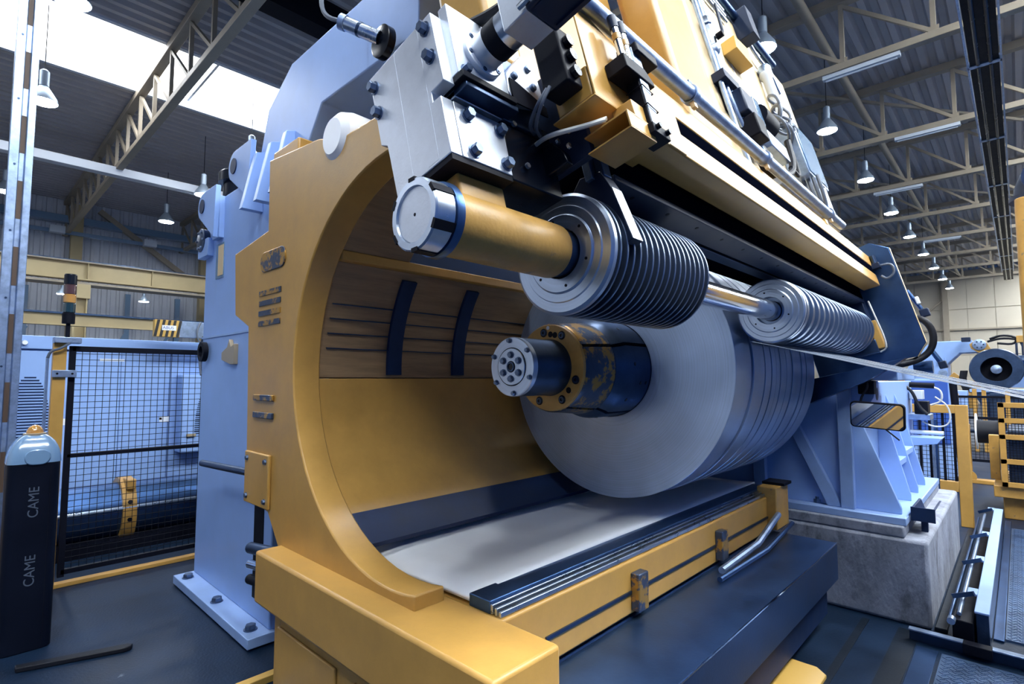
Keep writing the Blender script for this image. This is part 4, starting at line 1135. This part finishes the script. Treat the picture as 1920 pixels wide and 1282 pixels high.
# ================================================================== RIGHT FLOOR DETAILS
def tread(name, label, x0, x1, y0, y1):
    t = thing(name, label, 'floor plate', ((x0 + x1) / 2, (y0 + y1) / 2, 0))
    MB().box(x0, x1, y0, y1, 0, .012).build('plate', 'tread_plate', t)
    m = MB(); i = 0; y = y0 + .02
    while y < y1 - .02:
        x = x0 + .02 + (.014 if i % 2 else 0); j = 0
        while x < x1 - .02:
            s_ = 1 if (i + j) % 2 else -1
            m.bar((x - .010, y - .010 * s_, .013), (x + .010, y + .010 * s_, .013), .006, .004)
            x += .028; j += 1
        y += .028; i += 1
    o = m.build('tread_bars', 'tread_plate', t); o['kind'] = 'stuff'
tread('checker_plate', 'long tread plate walkway beside the white channel at right', -.15, .02, 4.95, 8.6)
tread('checker_plate', 'tread plate at the bottom right corner', -.44, .12, 3.55, 4.42)
tag(MB().box(-.21, -.155, 4.90, 9.0, 0, .015).build('edge_strip', 'blue_steel', None, .003, loc=(-.18, 7, 0)), 'flat steel edging along the tread plate walkway', 'edging')
ch = thing('guide_channel', 'white topped steel channel with notched brackets beside the plinth', 'channel', (-.24, 6.5, 0))
MB().box(-.28, -.215, 4.66, 8.4, .0, .235).build('wall', 'dark_steel', ch, .004)
MB().box(-.285, -.21, 4.64, 8.42, .235, .25).build('top_flange', 'white_worn', ch, .004)
for yy in (5.0, 5.95, 6.95, 8.3):
    b = MB().box(-.34, -.285, yy, yy + .14, .235, .25).build('bracket_plate', 'white_worn', ch, .002)
    MB().bar((-.42, yy + .02, .20), (-.30, yy - .02, .26), .02, .03).build('roller_arm', 'blue_steel', b)
MB().cyl((-.365, 4.7, .19), (-.365, 8.3, .19), .013, 12).build('guide_rod', 'galvanised', ch)
MB().cyl((-.42, 4.7, .14), (-.42, 8.3, .14), .010, 12).build('guide_rod', 'blue_steel', ch)
MB().box(-.40, -.29, 4.64, 4.86, .0, .17).build('end_block', 'black', ch, .006)
MB().cyl((-.40, 4.64, .17), (-.40, 4.58, .17), .022, 14).build('end_fitting', 'galvanised', ch)
MB().box(-.40, -.285, 4.66, 8.4, 0, .02).build('channel_floor', 'black', ch)
ab = thing('floor_angle', 'dark steel angle bar lying across the floor at bottom right', 'angle bar', (-.3, 4.56, 0))
MB().box(-.62, .25, 4.54, 4.555, 0, .075).build('upright_leg', 'dark_steel', ab, .002)
MB().box(-.62, .25, 4.50, 4.555, .075, .085).build('flat_leg', 'galvanised', ab, .002)
MB().box(-.34, -.20, 4.47, 4.545, .03, .09).build('joint_block', 'black', ab, .004)
for k, (x0, x1) in enumerate(((-.92, -.875), (-.70, -.58))):
    tag(MB().box(x0, x1, 2.6, 4.70, 0, .004).build('floor_strip', 'floor_dark', None, loc=((x0 + x1) / 2, 3.6, 0)), ('narrow dark strip on the floor beside the coil car skirt', 'wide dark strip on the floor near the tread plate')[k], 'floor strip')
tag(MB().box(-.57, -.46, 3.3, 4.45, 0, .008).build('floor_cover', 'blue_steel', None, .002, loc=(-.52, 3.9, 0)), 'smooth steel floor cover beside the bottom tread plate', 'floor plate')
tag(MB().box(-.51, -.44, 4.8, 8.2, 0, .03).build('floor_kerb', 'floor_dark', None, .006, loc=(-.47, 6.5, 0)), 'dark kerb along the foot of the concrete plinth', 'kerb')

# ================================================================== RIGHT BACKGROUND
gt = thing('safety_gate', 'yellow framed safety gate with black mesh right of the housing', 'gate', (-.75, 8.4, 0))
MB().box(-.585, -.465, 8.34, 8.42, 0, 1.43).build('post', 'yellow_paint', gt, .006)
MB().box(-1.25, -.585, 8.34, 8.42, 1.33, 1.43).build('top_rail', 'yellow_paint', gt, .006)
MB().box(-1.25, -.585, 8.34, 8.42, .40, .52).build('bottom_rail', 'yellow_paint', gt, .006)
for x in (-.62, -.72, -.85, -.95):
    MB().box(x, x + .025, 8.37, 8.40, .52, 1.33).build('mesh_frame', 'black', gt)
m = MB(); x = -1.2
while x < -.6:
    m.cyl((x, 8.385, .52), (x, 8.385, 1.33), .003, 5); x += .04
z = .56
while z < 1.33:
    m.cyl((-1.22, 8.385, z), (-.59, 8.385, z), .003, 5); z += .05
o = m.build('wire_mesh', 'black', gt); o['kind'] = 'stuff'
for x, m_ in ((-.80, 'galvanised'), (-.77, 'blue_steel')):
    MB().cyl((x, 8.3, .3), (x, 8.3, 1.25), .014, 10).build('drop_rod', m_, gt)

# cables and valves at the housing corner
vc = thing('valve_cluster', 'small black valves and looping cables at the housing edge', 'valve unit', (-.78, 7.4, 1.4))
MB().box(-.91, -.72, 7.3, 7.6, 1.30, 1.36).build('shelf', 'galvanised', vc, .004)
MB().box(-.86, -.74, 7.35, 7.55, 1.36, 1.50).build('valve_block', 'black', vc, .008)
MB().box(-.90, -.78, 7.35, 7.5, 1.52, 1.62).build('grey_box', 'tube_white', vc, .006)
MB().cyl((-.90, 7.4, 1.68), (-.68, 7.4, 1.67), .03, 12).build('cylinder', 'black', vc)
MB().tube([(-.70, 7.4, 1.66), (-.62, 7.4, 1.62), (-.62, 7.4, 1.50), (-.72, 7.4, 1.46)], .01, 8, 2).build('looped_cable', 'cable_white', vc)
MB().tube([(-.68, 7.4, 1.55), (-.56, 7.4, 1.45), (-.56, 7.4, 1.25), (-.70, 7.4, 1.22), (-.80, 7.4, 1.28)], .008, 8, 2).build('looped_cable', 'cable_white', vc)
MB().cyl((-.91, 7.4, 1.16), (-.62, 7.4, 1.16), .022, 12).build('push_handle', 'tube_white', vc)
MB().prism([(-.91, 1.02), (-.66, 1.06), (-.62, 1.12), (-.91, 1.12)], 'y', 7.2, 7.5).build('bracket', 'white_paint', vc, .004)
MB().tube([(-.92, 7.3, 1.66), (-.86, 7.3, 1.6), (-.82, 7.3, 1.45), (-.74, 7.3, 1.36)], .016, 8, 2).build('black_cable', 'rubber', vc)

bp = thing('blue_cabinet', 'blue panelled cabinet with white frame behind the valve cluster', 'cabinet', (-1.2, 12.2, 0))
MB().box(-1.6, -.88, 12.06, 12.6, 0, 1.74).build('body', 'white_paint', bp, .01)
MB().box(-1.58, -.92, 12.04, 12.06, .6, 1.70).build('blue_panel', 'panel_blue', bp, .006)

ff = thing('mesh_fence', 'far black mesh fence with ochre posts behind the cable reel', 'fence', (-.5, 14, 0))
for z in (.12, .95, 1.36):
    MB().box(-1.6, 1.0, 13.98, 14.02, z, z + .05).build('rail', 'black', ff)
for x in (-1.05, -.22, .6):
    MB().box(x, x + .07, 13.96, 14.04, 0, 1.5).build('post', 'yellow_paint', ff, .004)
m = MB(); x = -1.6
while x < 1.0:
    m.cyl((x, 14, .12), (x, 14, 1.38), .004, 4); x += .06
z = .2
while z < 1.36:
    m.cyl((-1.6, 14, z), (1.0, 14, z), .004, 4); z += .06
o = m.build('wire_mesh', 'black', ff); o['kind'] = 'stuff'

pp_ = thing('black_standpipe', 'thick black upright pipe with couplings beside the yellow gate', 'pipe', (-.70, 11, 0))
MB().cyl((-.72, 11, .35), (-.78, 11, 1.75), .05, 16).build('pipe', 'black', pp_)
for z in (.62, 1.2):
    MB().cyl((-.73, 11, z), (-.73, 11, z + .05), .07, 16).build('coupling', 'black', pp_)
MB().box(-.76, -.62, 10.9, 11.0, .20, .42).build('switch_box', 'plastic_grey', pp_, .006)
MB().box(-.80, -.62, 10.9, 11.1, 0, .20).build('foot', 'black', pp_)

rl = thing('cable_reel', 'dark wound cable reel with pale round flanges behind the gate', 'reel', (-.4, 12, 0))
MB().lathe((-.56, 12, .86), (1, 0, 0), [(0, .19), (.30, .19)], 32).build('wound_cable', 'rubber', rl)
for x in (-.58, -.26):
    MB().lathe((x, 12, .86), (1, 0, 0), [(0, .04), (0, .30), (.02, .30), (.02, .04)], 36).build('flange', 'sign_white', rl)
MB().cyl((-.70, 12, .86), (-.12, 12, .86), .03, 14).build('axle', 'dark_steel', rl)
MB().box(-.74, -.65, 11.95, 12.05, .05, .98).build('stand', 'yellow_paint', rl, .02)
MB().lathe((-.695, 11.96, .1), (0, -1, 0), [(0, .1), (.04, .1)], 20).build('stand_foot', 'yellow_paint', rl)
MB().box(-.74, -.1, 11.9, 12.1, 0, .06).build('base', 'yellow_paint', rl, .006)
MB().box(-.16, -.08, 11.95, 12.05, .05, .95).build('stand', 'yellow_paint', rl, .02)

ym = thing('yellow_machine', 'yellow caged machine on a dark base at the right picture edge', 'machine', (.2, 9.6, 0))
MB().box(-.30, .9, 9.05, 10.6, .28, .42).build('base_frame', 'yellow_worn', ym, .01)
MB().box(-.22, .9, 9.2, 10.5, 0, .28).build('pedestal', 'yellow_worn', ym, .01)
for x in (-.22, .06, .4):
    MB().box(x, x + .06, 9.0, 9.06, .42, 1.45).build('post', 'yellow_paint', ym, .004)
for z in (.42, .70, 1.00, 1.20, 1.39):
    MB().box(-.22, .46, 9.0, 9.06, z, z + .06).build('rail', 'yellow_paint', ym, .004)
m = MB(); x = -.16
while x < .46:
    m.cyl((x, 9.03, .45), (x, 9.03, 1.42), .003, 4); x += .03
z = .48
while z < 1.40:
    m.cyl((-.2, 9.03, z), (.44, 9.03, z), .003, 4); z += .03
o = m.build('wire_mesh', 'black', ym); o['kind'] = 'stuff'
MB().box(-.15, .9, 9.1, 10.4, .42, 1.1).build('body', 'dark_steel', ym, .02)
MB().box(-.34, -.24, 9.6, 9.7, .42, 1.0).build('side_leg', 'yellow_worn', ym, .006)

yc = thing('crane_post', 'tall ochre post with dark rounded cap cut off by the right picture edge', 'post', (.19, 5.2, 0))
MB().prism([(q[0] + .20, q[1] + 5.2) for q in rrect(.34, .34, .06)], 'z', 0, 3.0).build('post', 'yellow_worn', yc, .006)
MB().lathe((.20, 5.2, 3.0), (0, 0, 1), [(0, .20), (.03, .20), (.03, .175), (.10, .17), (.2, .13), (.24, .06)], 32).build('cap', 'servo_blue', yc)
MB().ring((.20, 5.06, 3.14), (0, 1, 0), 0, .05, .10, .13, 28).build('cap_ring', 'navy_paint', yc)

fm = thing('far_recoiler', 'white arched frame of a second machine far behind at right', 'machine', (-1.6, 20, 0))
arch = [(-2.55, 0), (-2.55, 1.9), (-2.2, 2.5), (-1.85, 2.83), (-.95, 2.83), (-.72, 2.70), (-.72, 2.48), (-1.22, 2.48), (-1.50, 2.18), (-1.50, 0)]
MB().prism(arch, 'y', 20, 20.8).build('arch_frame', 'white_paint', fm, .02)
MB().lathe((-1.62, 20, 1.9), (0, -1, 0), [(0, .11), (.03, .11), (.03, .08)], 20).build('pivot_disc', 'galvanised', fm)
for k in range(4):
    MB().prism([(-2.05 + k * .16, 2.15), (-2.02 + k * .16, 2.15), (-2.025 + k * .16, 2.35), (-2.045 + k * .16, 2.35)], 'y', 19.95, 20).build('rib', 'white_paint', fm)
MB().bar((-1.45, 20.1, 1.85), (-.95, 20.1, 1.40), .10, .22).build('brace_arm', 'yellow_paint', fm, .01)
MB().bar((-.75, 20.1, 1.75), (-1.1, 20.1, 1.35), .10, .22).build('brace_arm', 'yellow_paint', fm, .01)
MB().box(-1.30, -.9, 20.0, 20.4, .9, 1.3).build('yellow_foot', 'yellow_paint', fm, .01)
MB().prism([(-.98, 2.7), (-.84, 2.82), (-.66, 2.80), (-.60, 2.70), (-.42, 2.30), (-.46, 2.22), (-.54, 2.26), (-.95, 2.58)], 'y', 19.6, 19.75).build('swing_arm', 'yellow_paint', fm, .01)
d_ = MB().lathe((-.77, 19.6, 2.68), (0, -1, 0), [(0, .15), (.04, .15), (.045, .13)], 28).build('arm_disc', 'galvanised', fm)
for k in range(6):
    a = k * PI / 3
    MB().cyl((-.77 + .09 * math.cos(a), 19.55, 2.68 + .09 * math.sin(a)), (-.77 + .09 * math.cos(a), 19.53, 2.68 + .09 * math.sin(a)), .02, 8).build('disc_bolt', 'dark_steel', d_)
MB().box(-1.15, -.95, 19.6, 19.8, 2.78, 2.90).build('camera_box', 'servo_blue', fm, .01)
MB().bar((-.95, 19.7, 2.82), (-.80, 19.7, 2.45), .05).build('camera_arm', 'white_paint', fm)
MB().tube([(-.55, 19.5, 2.82), (-.3, 19.5, 2.92), (.0, 19.5, 2.85), (-.05, 19.5, 2.65), (-.4, 19.5, 2.70)], .03, 8, 2).build('hose', 'rubber', fm)
MB().tube([(-.6, 19.5, 2.75), (-.3, 19.5, 2.84), (.05, 19.5, 2.78), (.1, 19.5, 2.6)], .03, 8, 2).build('hose', 'rubber', fm)
MB().box(-.02, 1.2, 19.4, 19.8, 2.70, 2.88).build('yellow_beam', 'yellow_paint', fm, .01)
for k in range(6):
    MB().box(-.05 + k * .12, .0 + k * .12, 19.3, 19.4, 2.35, 2.68).build('valve', 'servo_blue', fm)
MB().box(-.45, 1.2, 19.5, 20, 2.22, 2.36).build('pipe_deck', 'galvanised', fm, .01)
MB().box(-.40, 1.2, 19.9, 20.6, 1.5, 2.22).build('back_body', 'white_paint', fm, .01)
sp_ = thing('spool', 'dark hollow round drum on a white stand far behind at right', 'spool', (-.44, 18.2, 0))
MB().lathe((-.42, 18.0, 1.98), (0, 1, 0), [(0, .30), (0, .50), (.05, .52), (.7, .50), (.7, .30)], 40, closed=True).build('drum', 'dark_steel', sp_)
MB().lathe((-.42, 18.45, 1.98), (0, 1, 0), [(0, .0), (0, .40), (.02, .40)], 32).build('drum_inside', 'black', sp_)
MB().lathe((-.42, 18.2, 1.98), (0, 1, 0), [(0, .03), (.02, .11), (.3, .11)], 24).build('drum_hub', 'galvanised', sp_)
MB().box(-.95, .1, 18.0, 18.8, 1.40, 1.48).build('stand_top', 'white_paint', sp_, .01)
MB().prism([(-.90, 1.40), (.05, 1.40), (-.15, 1.0), (-.15, 0), (-.7, 0), (-.7, 1.0)], 'y', 18.1, 18.7).build('stand', 'blue_steel', sp_, .01)
for k in range(7):
    MB().tube([(-.95 - .02 * k, 18.1, 1.45), (-1.02 - .02 * k, 18.1, 1.7), (-.98 - .02 * k, 18.15, 1.95)], .02, 6, 1).build('hose_bundle_line', 'rubber', sp_)
wbx = thing('far_white_unit', 'white machine cabinets beneath the strips far behind at right', 'cabinet', (-1.0, 17, 0))
MB().box(-1.5, -.95, 17, 17.6, 0, 1.45).build('cabinet', 'white_paint', wbx, .01)
MB().box(-.55, .9, 17.2, 17.8, 0, 1.38).build('dark_unit', 'dark_steel', wbx, .01)
for x in (-.85, -.68):
    MB().box(x, x + .08, 17, 17.1, 0, 1.5).build('yellow_post', 'yellow_paint', wbx, .006)
MB().box(-1.3, -1.1, 16.9, 17, 1.2, 1.38).build('yellow_box', 'hazard_yellow', wbx, .006)
yfr = thing('guard_gate', 'yellow door frame seen behind the housing top slab', 'frame', (-1.5, 10.5, 0))
for x in (-1.62, -1.40):
    MB().box(x, x + .07, 10.4, 10.5, 0, 1.95).build('upright', 'yellow_paint', yfr, .006)
MB().box(-1.62, -1.33, 10.4, 10.5, 1.88, 1.97).build('lintel', 'yellow_paint', yfr, .006)
